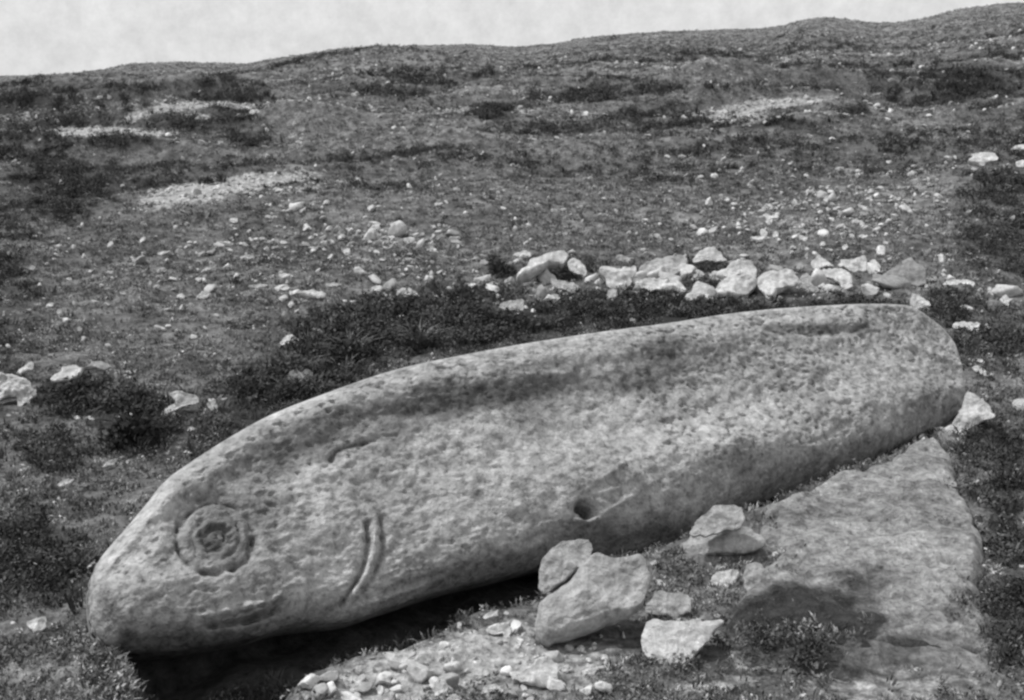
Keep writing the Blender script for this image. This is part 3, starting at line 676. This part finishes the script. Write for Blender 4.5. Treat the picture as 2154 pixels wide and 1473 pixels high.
S('boulder', ZR([(1040,290),(1080,215),(1160,165),(1280,150),(1390,140),(1418,180),(1415,260),(1330,300),(1250,320),(1150,315)]), M_mid, 'broad pitted boulder at the middle of the row with dark hollows', group=GR, facets=6, rough=.12)
S('boulder', ZR([(1040,370),(1060,320),(1150,310),(1290,315),(1380,350),(1410,400),(1370,430),(1290,400),(1150,395)]), M_pale, 'low boulder lying in front of the broad pitted one', group=GR)
S('boulder', ZR([(1465,180),(1500,120),(1580,85),(1640,95),(1700,150),(1712,178),(1640,180),(1540,178)]), M_pale, 'cap-like pale boulder at the back of the row above a dark hollow', group=GR, lift=.04)
S('stone', ZR([(1420,275),(1470,245),(1530,252),(1550,290),(1500,300),(1440,290)]), M_pale, 'small bright stone under the cap-like boulder', group=GR)
S('boulder', ZR([(1700,260),(1740,200),(1830,182),(1900,195),(1942,240),(1938,300),(1880,300),(1820,285),(1760,310),(1710,305)]), M_pale, 'round-headed pale boulder with a dark eye-like pit', group=GR, lift=.06, facets=2)
S('boulder', ZR([(1640,390),(1700,310),(1800,300),(1930,310),(1950,350),(1900,400),(1860,440),(1760,450),(1660,440)]), M_pale, 'broad boulder directly under the round-headed one', group=GR, facets=3)
S('boulder', ZR([(1390,465),(1450,400),(1480,340),(1530,340),(1620,370),(1645,430),(1640,510),(1600,500),(1560,450),(1510,455),(1480,480)]), M_pale, 'notched pale boulder at the foot of the row above the fish back', group=GR)
S('boulder', ZS([(310,620),(340,580),(430,570),(520,548),(560,560),(590,620),(560,660),(470,690),(450,715),(415,765),(385,765),(350,715),(320,675)]), M_pale, 'pale boulder tapering to a point right of the round-headed one', group=GR, facets=3)
S('boulder', ZS([(610,600),(650,580),(695,610),(680,650),(740,690),(690,712),(625,700),(620,650)]), M_mid, 'small broken boulder left of the triangular pale one', group=GR)
S('boulder', ZS([(750,575),(770,550),(860,545),(940,570),(962,620),(955,685),(905,690),(860,640),(800,610)]), M_pale, 'triangular pale boulder at the right of the row', group=GR, facets=3)
S('stone', ZS([(680,510),(700,480),(740,465),(800,500),(830,520),(780,535),(710,550)]), M_pale, 'pale pointed stone behind the triangular boulder', group=GR)
S('boulder', ZS([(860,520),(900,490),(980,485),(1045,460),(1065,510),(1060,560),(990,570),(940,560),(900,535)]), M_pale, 'wedge-shaped pale boulder above the triangular one', group=GR)
S('stone', ZS([(1085,530),(1090,490),(1120,482),(1160,530),(1150,550),(1110,555)]), M_pale, 'small upright stone right of the wedge-shaped boulder', group=GR)
S('boulder', ZS([(1165,600),(1220,560),(1300,520),(1320,485),(1380,480),(1430,520),(1474,560),(1475,650),(1400,665),(1320,640),(1240,610)]), M_grey, 'grey lichened boulder at the right end of the row', group=GR, facets=5)
S('stone', ZR([(0,520),(30,490),(90,480),(170,465),(185,500),(170,560),(100,550),(30,550)]), M_mid, 'mottled low stone below the left end of the row', group=GR)
S('stone', ZR([(390,320),(450,320),(540,340),(595,360),(600,400),(550,415),(480,390),(420,370)]), M_mid, 'low mottled stone in front of the big arched boulder', group=GR)
S('stone', ZR([(395,440),(430,425),(460,450),(450,500),(410,495)]), M_mid, 'small mottled stone at the heather edge below the arched boulder', group=GR)
S('stone', ZR([(810,440),(830,395),(870,385),(895,420),(880,480),(830,495)]), M_mid, 'roundish stone with a dark centre in the heather', group=GR)
S('stone', ZR([(668,490),(680,450),(700,480),(738,455),(725,500),(690,525)]), M_pale, 'little forked pale stone in the heather behind the fish', group=GR)
S('stone', ZR([(1080,490),(1100,460),(1125,465),(1100,500)]), M_pale, 'tiny pale stone in the heather below the broad pitted boulder', group=GR)
S('stone', ZR([(880,160),(900,135),(960,145),(990,175),(960,190),(910,180)]), M_mid, 'faint grey stone behind the wide flat boulder', group=GR)
S('stone', ZR([(985,620),(1010,610),(1050,640),(1110,645),(1112,662),(1050,670)]), M_pale, 'pale splinter lying just over the back edge of the fish')
# left side
S('boulder', Z1([(213,688),(230,670),(252,650),(285,643),(320,638),(350,646),(390,632),(420,622),(450,632),(467,643),(440,655),(400,655),(365,662),(330,690),(290,695),(240,698)]), M_pale, 'long white flat boulder over a dark hollow on the left', thick=.5, lift=.12, relief_=.45, facets=3)
S('stone', Z1([(1175,555),(1190,525),(1220,508),(1248,520),(1258,545),(1225,550),(1195,560)]), M_pale, 'round-topped white stone in the heather left of the fish back', lift=.03)
S('stone', Z1([(1240,490),(1250,468),(1275,464),(1292,478),(1275,492)]), M_pale, 'small white stone just behind the round-topped one')
S('stone', Z1([(1300,490),(1325,480),(1350,488),(1365,515),(1350,545),(1320,530)]), M_mid, 'greyish stone right of the round-topped white one')
S('stone', Z1([(1205,690),(1225,662),(1265,650),(1310,665),(1322,690),(1290,720),(1270,735),(1240,715)]), M_grey, 'grey stone half sunk in the heather left of the fish back')
S('stone', Z1([(665,850),(700,820),(745,790),(715,765),(740,745),(790,752),(825,770),(830,795),(780,805),(730,830)]), M_pale, 'crooked pale stone in the turf left of the fish forehead', relief_=.3)
S('stone', Z1([(870,800),(895,785),(915,805),(908,832),(885,828)]), M_mid, 'small stone right of the crooked pale one')
for k, (cx, cy, w, h, rt, nm) in enumerate([(163,880,20,12,.4,'left one of two small white stones below the long white boulder'),(191,881,22,10,.4,'right one of two small white stones below the long white boulder'),
    (402,903,18,11,-.3,'lone small white stone above the fish forehead'),(56,938,28,16,-.5,'pale tilted stone near the left edge above the snout'),(105,643,17,11,-.5,'small bright stone at far left middle'),(126,659,18,12,.5,'dull stone beside the small bright one at far left'),
    (594,629,30,12,-.3,'slanting white stone above the heather'),(612,641,15,14,-.6,'white chip under the slanting stone'),(660,620,62,16,.1,'wide pale stone behind the heather'),(793,608,30,14,.1,'bright oval stone behind the heather'),
    (856,618,50,26,.15,'largest pale stone behind the heather left of the row'),(935,635,42,9,-.05,'long thin white stone behind the heather'),(843,667,28,8,0,'thin white stone inside the heather edge'),(428,622,30,16,-.3,'pale stone in the open turf left of the heather'),
    (380,625,20,12,0,'small pale stone left of the one in open turf'),(598,580,28,10,0,'flat white stone on the slope above the wide pale one'),(598,607,28,10,.1,'thin pale stone just above the slanting white one'),(545,603,48,10,0,'long faint stone on the slope left of centre'),
    (492,464,18,11,0,'bright round stone high on the slope below the gravel scar'),(490,482,20,6,0,'thin white stone just under the bright round one'),(300,505,16,9,-.9,'small steep white stone on the left slope'),(858,507,18,11,0,'bright stone high on the middle slope'),
    (730,530,18,16,.3,'rounded stone on the middle slope'),(342,533,30,8,-.1,'flat pale stone on the left slope'),(520,543,30,15,-.1,'dull oval stone on the slope left of centre'),(340,570,22,8,-.3,'small flat white stone on the left slope below'),
    (910,526,17,8,0,'pale chip on the slope toward the middle'),(1096,537,30,12,0,'pale stone behind and left of the arched boulder'),(140,1017,40,18,-.35,'dull pale stone in the turf above the snout'),(180,1022,20,12,0,'small white stone beside the dull pale one'),
    (232,975,40,14,-.5,'grey flat stone near the fish brow'),(570,457,30,6,0,'thin pale stone below the gravel scar'),(790,470,26,8,.2,'pale streaky stone on the middle slope'),(830,472,22,9,0,'pale stone beside the streaky one'),
    (1600,502,44,10,0,'long white stone on the slope above the row'),(1632,497,13,18,0,'upright stone at the right end of the long white one'),(1690,502,18,12,.4,'slanting stone between the two long white ones'),(1792,498,14,11,0,'roundish stone left of a bright bar'),(1816,499,30,11,0,'bright bar-shaped stone on the right slope'),
    (1731,514,13,10,0,'bright chip above the right of the row'),(1778,520,12,11,0,'bright dot stone above the wedge boulder'),(1864,512,16,9,.2,'small stone right of the bright bar'),(1567,451,8,9,0,'bright dot stone left of the white splash stone'),
    (1738,420,11,11,0,'round white pebble high on the right slope'),(1530,421,11,11,0,'round pebble high above the row'),(1815,436,24,9,.4,'streak of pale stone high on the right slope'),(1773,478,12,13,0,'pale knob on the right slope'),
    (1545,553,30,8,0,'flat stone behind the round-headed boulder'),(1866,622,20,10,.2,'small stone between tail corner and lichened boulder'),(2000,548,14,9,0,'small stone right of the lichened boulder'),(2082,608,9,8,0,'bright dot stone near the right edge'),
    (1215,742,0,0,0,''),(2120,632,26,8,-.2,'pale thin stone at the right edge'),(1895,658,14,7,0,'chip on the tail corner'),(2080,690,14,8,0,'small pale stone right of the forked bright one'),(2064,760,18,7,.3,'small stone above the pale sliver'),
    (1950,603,12,9,0,'small grey stone under the lichened boulder'),(1498,485,28,9,-.5,'slanting stone on the slope above the cap-like boulder'),(1270,760,0,0,0,''),(920,430,13,8,0,'small stone below the middle of the slope'),(963,407,9,7,0,'pebble in the middle slope'),
    (640,760,0,0,0,''),(700,600,34,10,0,'faint flat stone behind the heather'),(990,600,30,10,0,'pale flat stone left of the row'),(1040,600,26,12,.1,'dull stone left of the row'),(960,510,26,9,.2,'dull stone on the slope left of the arched boulder')]):
    if w: S('stone', blob(cx, cy, w, h, rt, k), M_pale if ('dull' not in nm and 'faint' not in nm and 'grey' not in nm) else M_mid, nm, nodes=16, relief_=.45, facets=2)
S('boulder', [(-14,800),(0,785),(25,787),(48,797),(60,800),(66,815),(77,824),(72,836),(58,832),(62,852),(48,840),(43,858),(35,852),(34,836),(12,838),(-4,848),(-16,840)], M_pale, 'jagged pale broken rock at the far left edge', relief_=.4, facets=8, rough=.2, nodes=60)
S('stone', [(38,780),(52,770),(64,761),(71,766),(68,778),(52,783),(42,788)], M_pale, 'small leaning pale stone on top of the jagged rock at the far left', lift=.03)
# far stones
S('boulder', [(2034,341),(2045,330),(2061,321),(2087,320),(2101,333),(2090,340),(2077,342),(2070,352),(2058,346)], M_pale, 'bright angular boulder high on the right slope', lift=.05)
S('boulder', [(2120,317),(2135,308),(2160,303),(2165,316),(2140,321)], M_pale, 'bright boulder at the right edge of the high slope')
S('stone', [(2136,344),(2145,338),(2165,338),(2165,352),(2142,352)], M_pale, 'small bright stone at the right edge under the bright boulder')
S('stone', [(1604,452),(1612,449),(1622,455),(1632,452),(1638,458),(1626,462),(1622,472),(1612,470),(1611,460)], M_pale, 'white splash-shaped stone on the slope above the row', nodes=20)

# flat bedrock slab at the lower right
SLAB = [(1592,1086),(1640,1060),(1700,1037),(1780,1004),(1850,976),(1920,948),(1962,930),(1990,945),(2005,985),(2012,1040),(2035,1080),(2058,1130),(2064,1200),(2066,1250),(2078,1310),(2086,1360),(2060,1410),(1960,1440),(1800,1440),(1640,1420),
    (1540,1400),(1500,1350),(1530,1310),(1560,1260),(1600,1215),(1625,1180),(1608,1140)]
p0 = ground_plane(np.array([1790.]), np.array([1180.]), .012)[0]
ps = Plane(p0, [1, 0, 0], [.02, -.05, 1])
if True:
    ps.V = np.cross(ps.N, ps.U); o2 = smooth_closed(SLAB, 400); _a = np.arange(400)/400*2*math.pi; o2 = o2+np.stack([20*fbm(o2[:, 0]/40, o2[:, 1]/40, 4, 411), 14*fbm(o2[:, 0]/40, o2[:, 1]/40, 4, 413)], 1); uv = ps.uv(ps.unproj(o2[:, 0], o2[:, 1])); g, d = outline_grid(uv, 260, 200)
    P0 = ps.world(g, np.zeros(g.shape[:-1])); px, py, _ = project(P0.reshape(-1, 3)); px = px.reshape(d.shape); py = py.reshape(d.shape)
    _n = fbm(g[..., 0]*1.5+3, g[..., 1]*1.9, 4, 403)*2.2+g[..., 0]*.5; _q = np.floor(_n*2)/2; _s = (_n-_q)/.5; _st = (_q+.5*sstep(.82, 1, _s))
    w = dome(d, .05, .03)+sstep(0, .05, d)*(.028*(_st-_st.mean())+.028*fbm(g[..., 0]*2.4, g[..., 1]*2.4, 4, 401)+.016*fbm(g[..., 0]*9, g[..., 1]*9, 4, 405))
    w -= .030*gauss_line(px, py, [(1868,1018),(1880,1028),(1905,1040),(1925,1038)], 5)
    w -= .022*gauss_line(px, py, [(1700,1060),(1760,1022),(1820,1002),(1868,1018)], 7)
    w -= .02*gauss_line(px, py, [(1600,1100),(1650,1125),(1700,1130)], 7)+.02*gauss_line(px, py, [(1830,1108),(1850,1103)], 6)
    w -= .02*gauss_line(px, py, [(1730,1105),(1705,1100)], 6)+.012*gauss_line(px, py, [(1950,1210),(2000,1290)], 6)
    w += .02*sstep(1030, 1010, py-.28*(px-1900)*-1)*sstep(1600, 1700, px)*0
    st = np.zeros_like(px)
    for cx, cy, rx, ry, rot, a in [(1660,1110,60,24,.3,.55),(1700,1330,210,95,0,1.0),(1900,1400,200,70,0,.9),(1800,1240,110,45,-.1,.6),(1980,1150,50,30,0,.3),(2020,1290,70,60,0,.5),(1560,1330,80,80,0,.8)]: st = np.maximum(st, a*ell(px, py, cx, cy, rx, ry, rot, 1.3))
    o = solid('rock_slab', ps, g, w, -dome(d, .05, .22), M_slab, {'stain': st})
    tag(o, 'large flat bedrock slab with a crack and dark moss below the fish tail', 'rock slab')

# ------------------------------------------------------------------ countable scattered stones: a few shapes, copied
def rock_mesh(seed):
    import bmesh
    rs = np.random.default_rng(seed); bm = bmesh.new(); bmesh.ops.create_icosphere(bm, subdivisions=3, radius=1)
    pls = [(lambda v: v/np.linalg.norm(v))(rs.normal(size=3)) for _ in range(9)]; of = rs.uniform(.42, .85, 9); sc = np.array([1, rs.uniform(.6, .95), rs.uniform(.5, .8)])
    for v in bm.verts:
        p = np.array(v.co)
        for n_, o_ in zip(pls, of):
            k = p@n_
            if k > o_: p = p-n_*(k-o_)*1.0
        p = p*(1+.13*float(vn(p[0]*2.6+seed, p[1]*2.6+p[2]*2, seed))+.09*float(vn(p[0]*6+p[2]*4, p[1]*6-p[2]*3+seed, seed+1))+.04*float(vn(p[0]*13+p[2]*9, p[1]*13-p[2]*7, seed+2)))*sc; v.co = p
    for f in bm.faces: f.smooth = True
    me = bpy.data.meshes.new('stone'); bm.to_mesh(me); bm.free(); return me
RM = []
for k in range(8):
    for m in (M_chip, M_chip):
        me = rock_mesh(500+k+(20 if len(RM) % 2 else 0)); me.materials.append(m); RM.append(me)
zones = [  # centre px, spread, count, size px, label
    ((760,530,330,100), 48, (10, 22), 'small weathered stone among those strewn over the turf left of the stone row', 'small stones strewn over the turf left of the row'),
    ((1680,480,330,90), 46, (9, 19), 'small weathered stone among those strewn over the slope above the stone row', 'small stones strewn above the row'),
    ((430,410,130,22), 14, (6, 11), 'small pale stone of the gravel scar on the left slope', 'stones of the gravel scar'),
    ((950,1420,210,40), 40, (11, 34), 'small pale stone in the gravel along the trench lip', 'stones in the gravel along the lip'),
    ((1450,606,420,26), 48, (18, 38), 'small pale stone lying between the boulders of the row', 'small stones between the row boulders')]
for (cx, cy, sx, sy), n, (s0, s1), lab, grp in zones:
    k = 0; tries = 0
    while k < n and tries < 4000:
        tries += 1
        px = cx+rng.normal()*sx*.6; py = cy+rng.normal()*sy*.6
        if 'gravel along' in lab:
            px = rng.uniform(640, 1300); py = rng.uniform(np.interp(px, [640,750,905,1130,1300], [1450,1415,1370,1285,1340])+6, 1490)
        if not (-20 < px < 2180 and 380 < py < 1500): continue
        topf = np.interp(px, [186,350,560,780,940,1200,1500,1800,2020], [1240,1012,880,797,758,712,669,645,760])
        if 'gravel along' not in lab and py > topf-6: continue
        P = hit(px, py)[0]; dist = np.linalg.norm(P-CAM); size = rng.uniform(s0, s1)*.72*dist/F*rng.choice([.7, 1, 1, 1.35])
        z = float(height(np.array([P[0]]), np.array([P[1]]))[0])
        o = bpy.data.objects.new('stone', RM[int(rng.integers(len(RM)))] if 'gravel' not in lab else RM[2*int(rng.integers(8))]); COL.objects.link(o)
        FOOT.append((P[0], P[1], size)); o.location = (P[0], P[1], z+size*.30); o.scale = (size*rng.uniform(.9, 1.5), size, size*rng.uniform(.8, 1.2)); o.rotation_euler = (rng.uniform(-.6, .6), rng.uniform(-.6, .6), rng.uniform(0, 6.28))
        tag(o, lab, 'stone', grp); k += 1

# ------------------------------------------------------------------ uncountable cover: pebbles, turf, heather
def blade_mesh(name, n, h, spread, width, lean, m, seed, curl=.5):
    rs = np.random.default_rng(seed); V = []; Fc = []
    for i in range(n):
        a = rs.uniform(0, 6.28); r0 = spread*math.sqrt(rs.uniform()); b = np.array([r0*math.cos(a), r0*math.sin(a), -.01])
        a2 = a+rs.uniform(-1, 1); l = h*rs.uniform(.5, 1.1); ln = lean*rs.uniform(.3, 1.2); dr = np.array([math.cos(a2), math.sin(a2), 0]); sd = np.array([-dr[1], dr[0], 0])*width*rs.uniform(.6, 1.2)
        p1 = b+np.array([0, 0, l*.55])+dr*l*ln*.35; p2 = b+np.array([0, 0, l*(1-.3*ln)])+dr*l*ln
        k = len(V); V += [b-sd, b+sd, p1+sd*.8, p1-sd*.8, p2]; Fc += [[k, k+1, k+2, k+3], [k+3, k+2, k+4]]
    return mesh_obj(name, V, Fc, m, smooth=False, link=False)
def leafy_mesh(name, n, rad, h, leaf, m, seed):
    rs = np.random.default_rng(seed); V = []; Fc = []
    for i in range(n):
        q = rs.normal(size=3); q /= np.linalg.norm(q); q[2] = abs(q[2]); rr = rs.uniform(.35, 1)**.5*(1+.25*math.sin(3*math.atan2(q[1], q[0])+seed))
        c = np.array([q[0]*rad*rr, q[1]*rad*rr, q[2]*h*rr]); t = rs.normal(size=3); t /= np.linalg.norm(t); s = np.cross(t, q+rs.normal(size=3)*.5); s /= np.linalg.norm(s); l = leaf*rs.uniform(.6, 1.5)
        k = len(V); V += [c-t*l, c+s*l*.45, c+t*l, c-s*l*.45]; Fc.append([k, k+1, k+2, k+3])
    return mesh_obj(name, V, Fc, m, smooth=False, link=False)
def scatter(name, sources, P, scale, m, label, tilt=.25):
    me = bpy.data.meshes.new(name); me.vertices.add(len(P)); me.vertices.foreach_set('co', P.astype(np.float32).ravel())
    n = len(P); rot = np.stack([rng.normal(size=n)*tilt, rng.normal(size=n)*tilt, rng.uniform(0, 6.28, n)], 1).astype(np.float32)
    a = me.attributes.new('rot', 'FLOAT_VECTOR', 'POINT'); a.data.foreach_set('vector', rot.ravel())
    a = me.attributes.new('size', 'FLOAT', 'POINT'); a.data.foreach_set('value', scale.astype(np.float32))
    a = me.attributes.new('pick', 'INT', 'POINT'); a.data.foreach_set('value', rng.integers(0, len(sources), n).astype(np.int32))
    me.materials.append(m); o = bpy.data.objects.new(name, me); COL.objects.link(o)
    ng = bpy.data.node_groups.new(name+'_nodes', 'GeometryNodeTree'); ng.interface.new_socket('Geometry', in_out='INPUT', socket_type='NodeSocketGeometry'); ng.interface.new_socket('Geometry', in_out='OUTPUT', socket_type='NodeSocketGeometry')
    N = ng.nodes.new; gi = N('NodeGroupInput'); go = N('NodeGroupOutput'); ip = N('GeometryNodeInstanceOnPoints'); jn = N('GeometryNodeJoinGeometry')
    for s in sources[::-1]:
        oi = N('GeometryNodeObjectInfo'); oi.inputs['Object'].default_value = s; g2 = N('GeometryNodeGeometryToInstance')
        ng.links.new(oi.outputs['Geometry'], g2.inputs[0]); ng.links.new(g2.outputs[0], jn.inputs[0])
    ng.links.new(gi.outputs[0], ip.inputs['Points']); ng.links.new(jn.outputs[0], ip.inputs['Instance']); ip.inputs['Pick Instance'].default_value = True
    for at, ty, sk in (('rot', 'FLOAT_VECTOR', 'Rotation'), ('size', 'FLOAT', 'Scale'), ('pick', 'INT', 'Instance Index')):
        na = N('GeometryNodeInputNamedAttribute'); na.data_type = ty; na.inputs['Name'].default_value = at; ng.links.new([q for q in na.outputs if q.enabled and q.name == 'Attribute'][0], ip.inputs[sk])
    ng.links.new(ip.outputs[0], go.inputs[0]); md = o.modifiers.new('scatter', 'NODES'); md.node_group = ng
    tag(o, label=label, kind='stuff'); return o
def sample(n, r0, r1, azm=.52, pw=1.0):
    """points over a fan of hillside; pw=2 spreads them evenly over the area, 0 evenly over log distance"""
    t = rng.uniform(size=n); r = (r0**pw+(r1**pw-r0**pw)*t)**(1/pw) if pw else r0*(r1/r0)**t
    a = rng.uniform(-azm, azm, n); x = r*np.sin(a); y = r*np.cos(a); z = height(x, y); return np.stack([x, y, z], 1), r
def onslab(P):
    px, py, _ = project(P); s_ = np.maximum(np.maximum(1.2*sstep(.13, -.02, sdf(slab_poly, P[:, 0], P[:, 1])+.10*fbm(P[:, 0]*3, P[:, 1]*3, 3, 433))*(px > 1560)*(py > 1000), ell(px, py, 1640, 1370, 170, 70, 0, 1.5), ell(px, py, 1900, 1415, 200, 45, 0, 1.5)), ell(px, py, 1560, 1330, 70, 80, 0, 1.5))
    return rng.uniform(size=len(P)) < s_*.8*(.6+fbm(P[:, 0]*6, P[:, 1]*6, 2, 431))
fish_sd = lambda P: sdf(np.array([(FA-AX*.1+NH*.05)[:2], (FB+AX*.1+NH*.05)[:2], (FB-NH*.62)[:2], (FA-NH*.45)[:2]]), P[:, 0], P[:, 1])
slab_poly = ground_plane(np.array([p[0] for p in SLAB], float), np.array([p[1] for p in SLAB], float), .05)[:, :2]
turf_src = [blade_mesh('turf_tuft', 14, .034, .035, .0036, .8, M_grass, 700+k) for k in range(4)]+[leafy_mesh('turf_leaf', 22, .035, .03, .008, M_grass, 720+k) for k in range(3)]
heath_src = [leafy_mesh('heather_clump', 90, .07, .075, .010, M_heath, 740+k) for k in range(4)]+[blade_mesh('heather_tuft', 22, .09, .05, .004, .7, M_heath, 760+k) for k in range(2)]
P, r = sample(260000, 2.3, 60, pw=.7); h, b, pit = cover(P)
cl = vn(P[:, 0]*3, P[:, 1]*3, 811)+.6*vn(P[:, 0]*9, P[:, 1]*9, 813)
sd = sdf(slab_poly, P[:, 0], P[:, 1]); keep = (rng.uniform(size=len(P)) < np.clip(1-b*1.6, 0, 1)*np.clip(1-h*.75, 0, 1)*(1-.5*pit)*np.clip(.75+cl*.6, .15, 1)) & ((sd < .0) | onslab(P)) & (fish_sd(P) < 0) & clear_of_stones(P)
P2 = P[keep]; r2 = r[keep]; P2[:, 2] += .03*(sd[keep] > .03); scatter('grass', turf_src, P2, np.clip(.62+r2*.036, .6, 2.2)*(1-.45*sstep(40, 50, r2))*rng.uniform(.6, 1.4, len(P2)), M_grass, 'short rough turf covering the hillside')
t_ = rng.uniform(size=420); qx = np.interp(t_, [0, .35, 1], [178, 215, 262])+rng.normal(size=420)*9; qy = np.interp(t_, [0, .35, 1], [1330, 1385, 1470])+rng.normal(size=420)*9
Pc = hit(qx, qy); Pc[:, 2] = height(Pc[:, 0], Pc[:, 1]); scatter('grass', turf_src, Pc[Pc[:, 2] > -.08], rng.uniform(.55, 1.25, int((Pc[:, 2] > -.08).sum())), M_grass, 'longer grass tufts growing against the snout of the fish stone')
P, r = sample(230000, 2.3, 60, pw=.7); h, b, pit = cover(P); sd = sdf(slab_poly, P[:, 0], P[:, 1])
cl = vn(P[:, 0]*2.2, P[:, 1]*2.2, 821)+.6*vn(P[:, 0]*7, P[:, 1]*7, 823)
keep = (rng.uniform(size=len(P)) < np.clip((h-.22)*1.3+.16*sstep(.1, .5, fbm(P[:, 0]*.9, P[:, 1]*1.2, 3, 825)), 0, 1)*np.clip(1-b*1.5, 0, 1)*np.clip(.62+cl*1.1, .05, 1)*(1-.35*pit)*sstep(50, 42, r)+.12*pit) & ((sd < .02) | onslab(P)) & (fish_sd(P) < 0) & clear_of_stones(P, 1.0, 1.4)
P2 = P[keep]; r2 = r[keep]; tall = 1+.35*np.clip(h[keep]-.6, 0, 1)*sstep(5, 7, r2)+.45*sstep(.75, .95, h[keep])*sstep(6, 6.8, r2)*sstep(10, 9, r2)*sstep(.3, -.6, P2[:, 0]); P2[:, 2] += .03*(sd[keep] > .03)
scatter('heather', heath_src, P2, np.clip(.5+r2*.036, .55, 2.2)*tall*rng.uniform(.5, 1.4, len(P2)), M_heath, 'dark low heather growing behind the fish stone and over the slope')
# pebbles too many to count
peb = []
for k in range(4):
    me = rock_mesh(900+k); me.materials.append(M_chip); peb.append(bpy.data.objects.new('pebble', me))
P, r = sample(60000, 2.3, 46, pw=.8); h, b, pit = cover(P); sd = sdf(slab_poly, P[:, 0], P[:, 1]); cl = vn(P[:, 0]*1.5, P[:, 1]*1.5, 831)
keep = (rng.uniform(size=len(P)) < np.clip(b*1.3+.06+.05*cl-.06*h, 0.004, 1)*(1-pit)) & (sd < .0) & (fish_sd(P) < 0)
P2 = P[keep]; r2 = r[keep]; scatter('gravel', peb, P2, np.clip(.004+.0017*r2, .007, .05)*np.minimum(np.exp(rng.normal(size=len(P2))*.55), 1.9), M_pale, 'pale loose gravel and pebbles in the turf and along the trench', tilt=.7)

P, r = sample(42000, 6, 34, pw=1.2); px, py, _ = project(P); z_ = np.zeros(len(P))
for cx, cy, rx, ry, a_ in [(740,530,320,95,.85),(1700,460,260,90,.55),(840,625,300,22,.9),(1450,615,420,28,.9),(430,408,150,26,1.0),(1200,470,500,60,.25),(1050,640,60,18,.9),(2050,660,90,100,.25),(300,640,280,140,.25)]: z_ = np.maximum(z_, a_*ell(px, py, cx, cy, rx, ry, 0, 1.0))
cl = vn(P[:, 0]*1.3, P[:, 1]*1.3, 841)
keep = (rng.uniform(size=len(P)) < z_*.75*np.clip(.6+cl, .05, 1.5)) & (fish_sd(P) < 0) & clear_of_stones(P, .8, 1.0)
P2 = P[keep]; r2 = r[keep]; P2[:, 2] += .012+.0006*r2; scatter('rubble', peb, P2, np.clip(.0021*r2, .012, .055)*np.minimum(np.exp(rng.normal(size=len(P2))*.5), 1.9), M_pale, 'pale stony rubble strewn thickly over the turf behind the fish', tilt=.6)

# ------------------------------------------------------------------ distinct plants
def plant(px, py, n, size, m, label, cat, name, pale=False, group=None):
    p = hit(px, py)[0]; z = float(height(np.array([p[0]]), np.array([p[1]]))[0]); rs = np.random.default_rng(int(px))
    V = []; Fc = []
    src = blade_mesh('stems', n, size, size*.18, size*.022, 1.1, m, int(px)); lf = leafy_mesh('foliage', n*6, size*.62, size*.75, size*.07, m, int(px)+1)
    root = bpy.data.objects.new(name, None); COL.objects.link(root); root.location = (p[0], p[1], z)
    for o in (src, lf): COL.objects.link(o); o.parent = root; o['kind'] = 'stuff'
    tag(root, label, cat, group)
GB = 'dark heather bushes'
for px, py, s, lab in [(285,935,.26,'darkest round heather bush left of the fish brow'),(150,848,.20,'dark heather bush under the long white flat boulder'),(1050,578,.20,'small dark heather bush left of the arched boulder'),(735,765,.26,'heather bush behind the fish where its back curves down'),
    (880,735,.24,'heather bush behind the front third of the fish back'),(1180,690,.17,'heather bush below the big arched boulder'),(1490,612,.18,'dark bush in the hollow under the cap-like boulder'),(620,800,.24,'heather bush close behind the fish forehead')]:
    plant(px, py, 70, s, M_heath, lab, 'bush', 'heather_bush', group=GB)
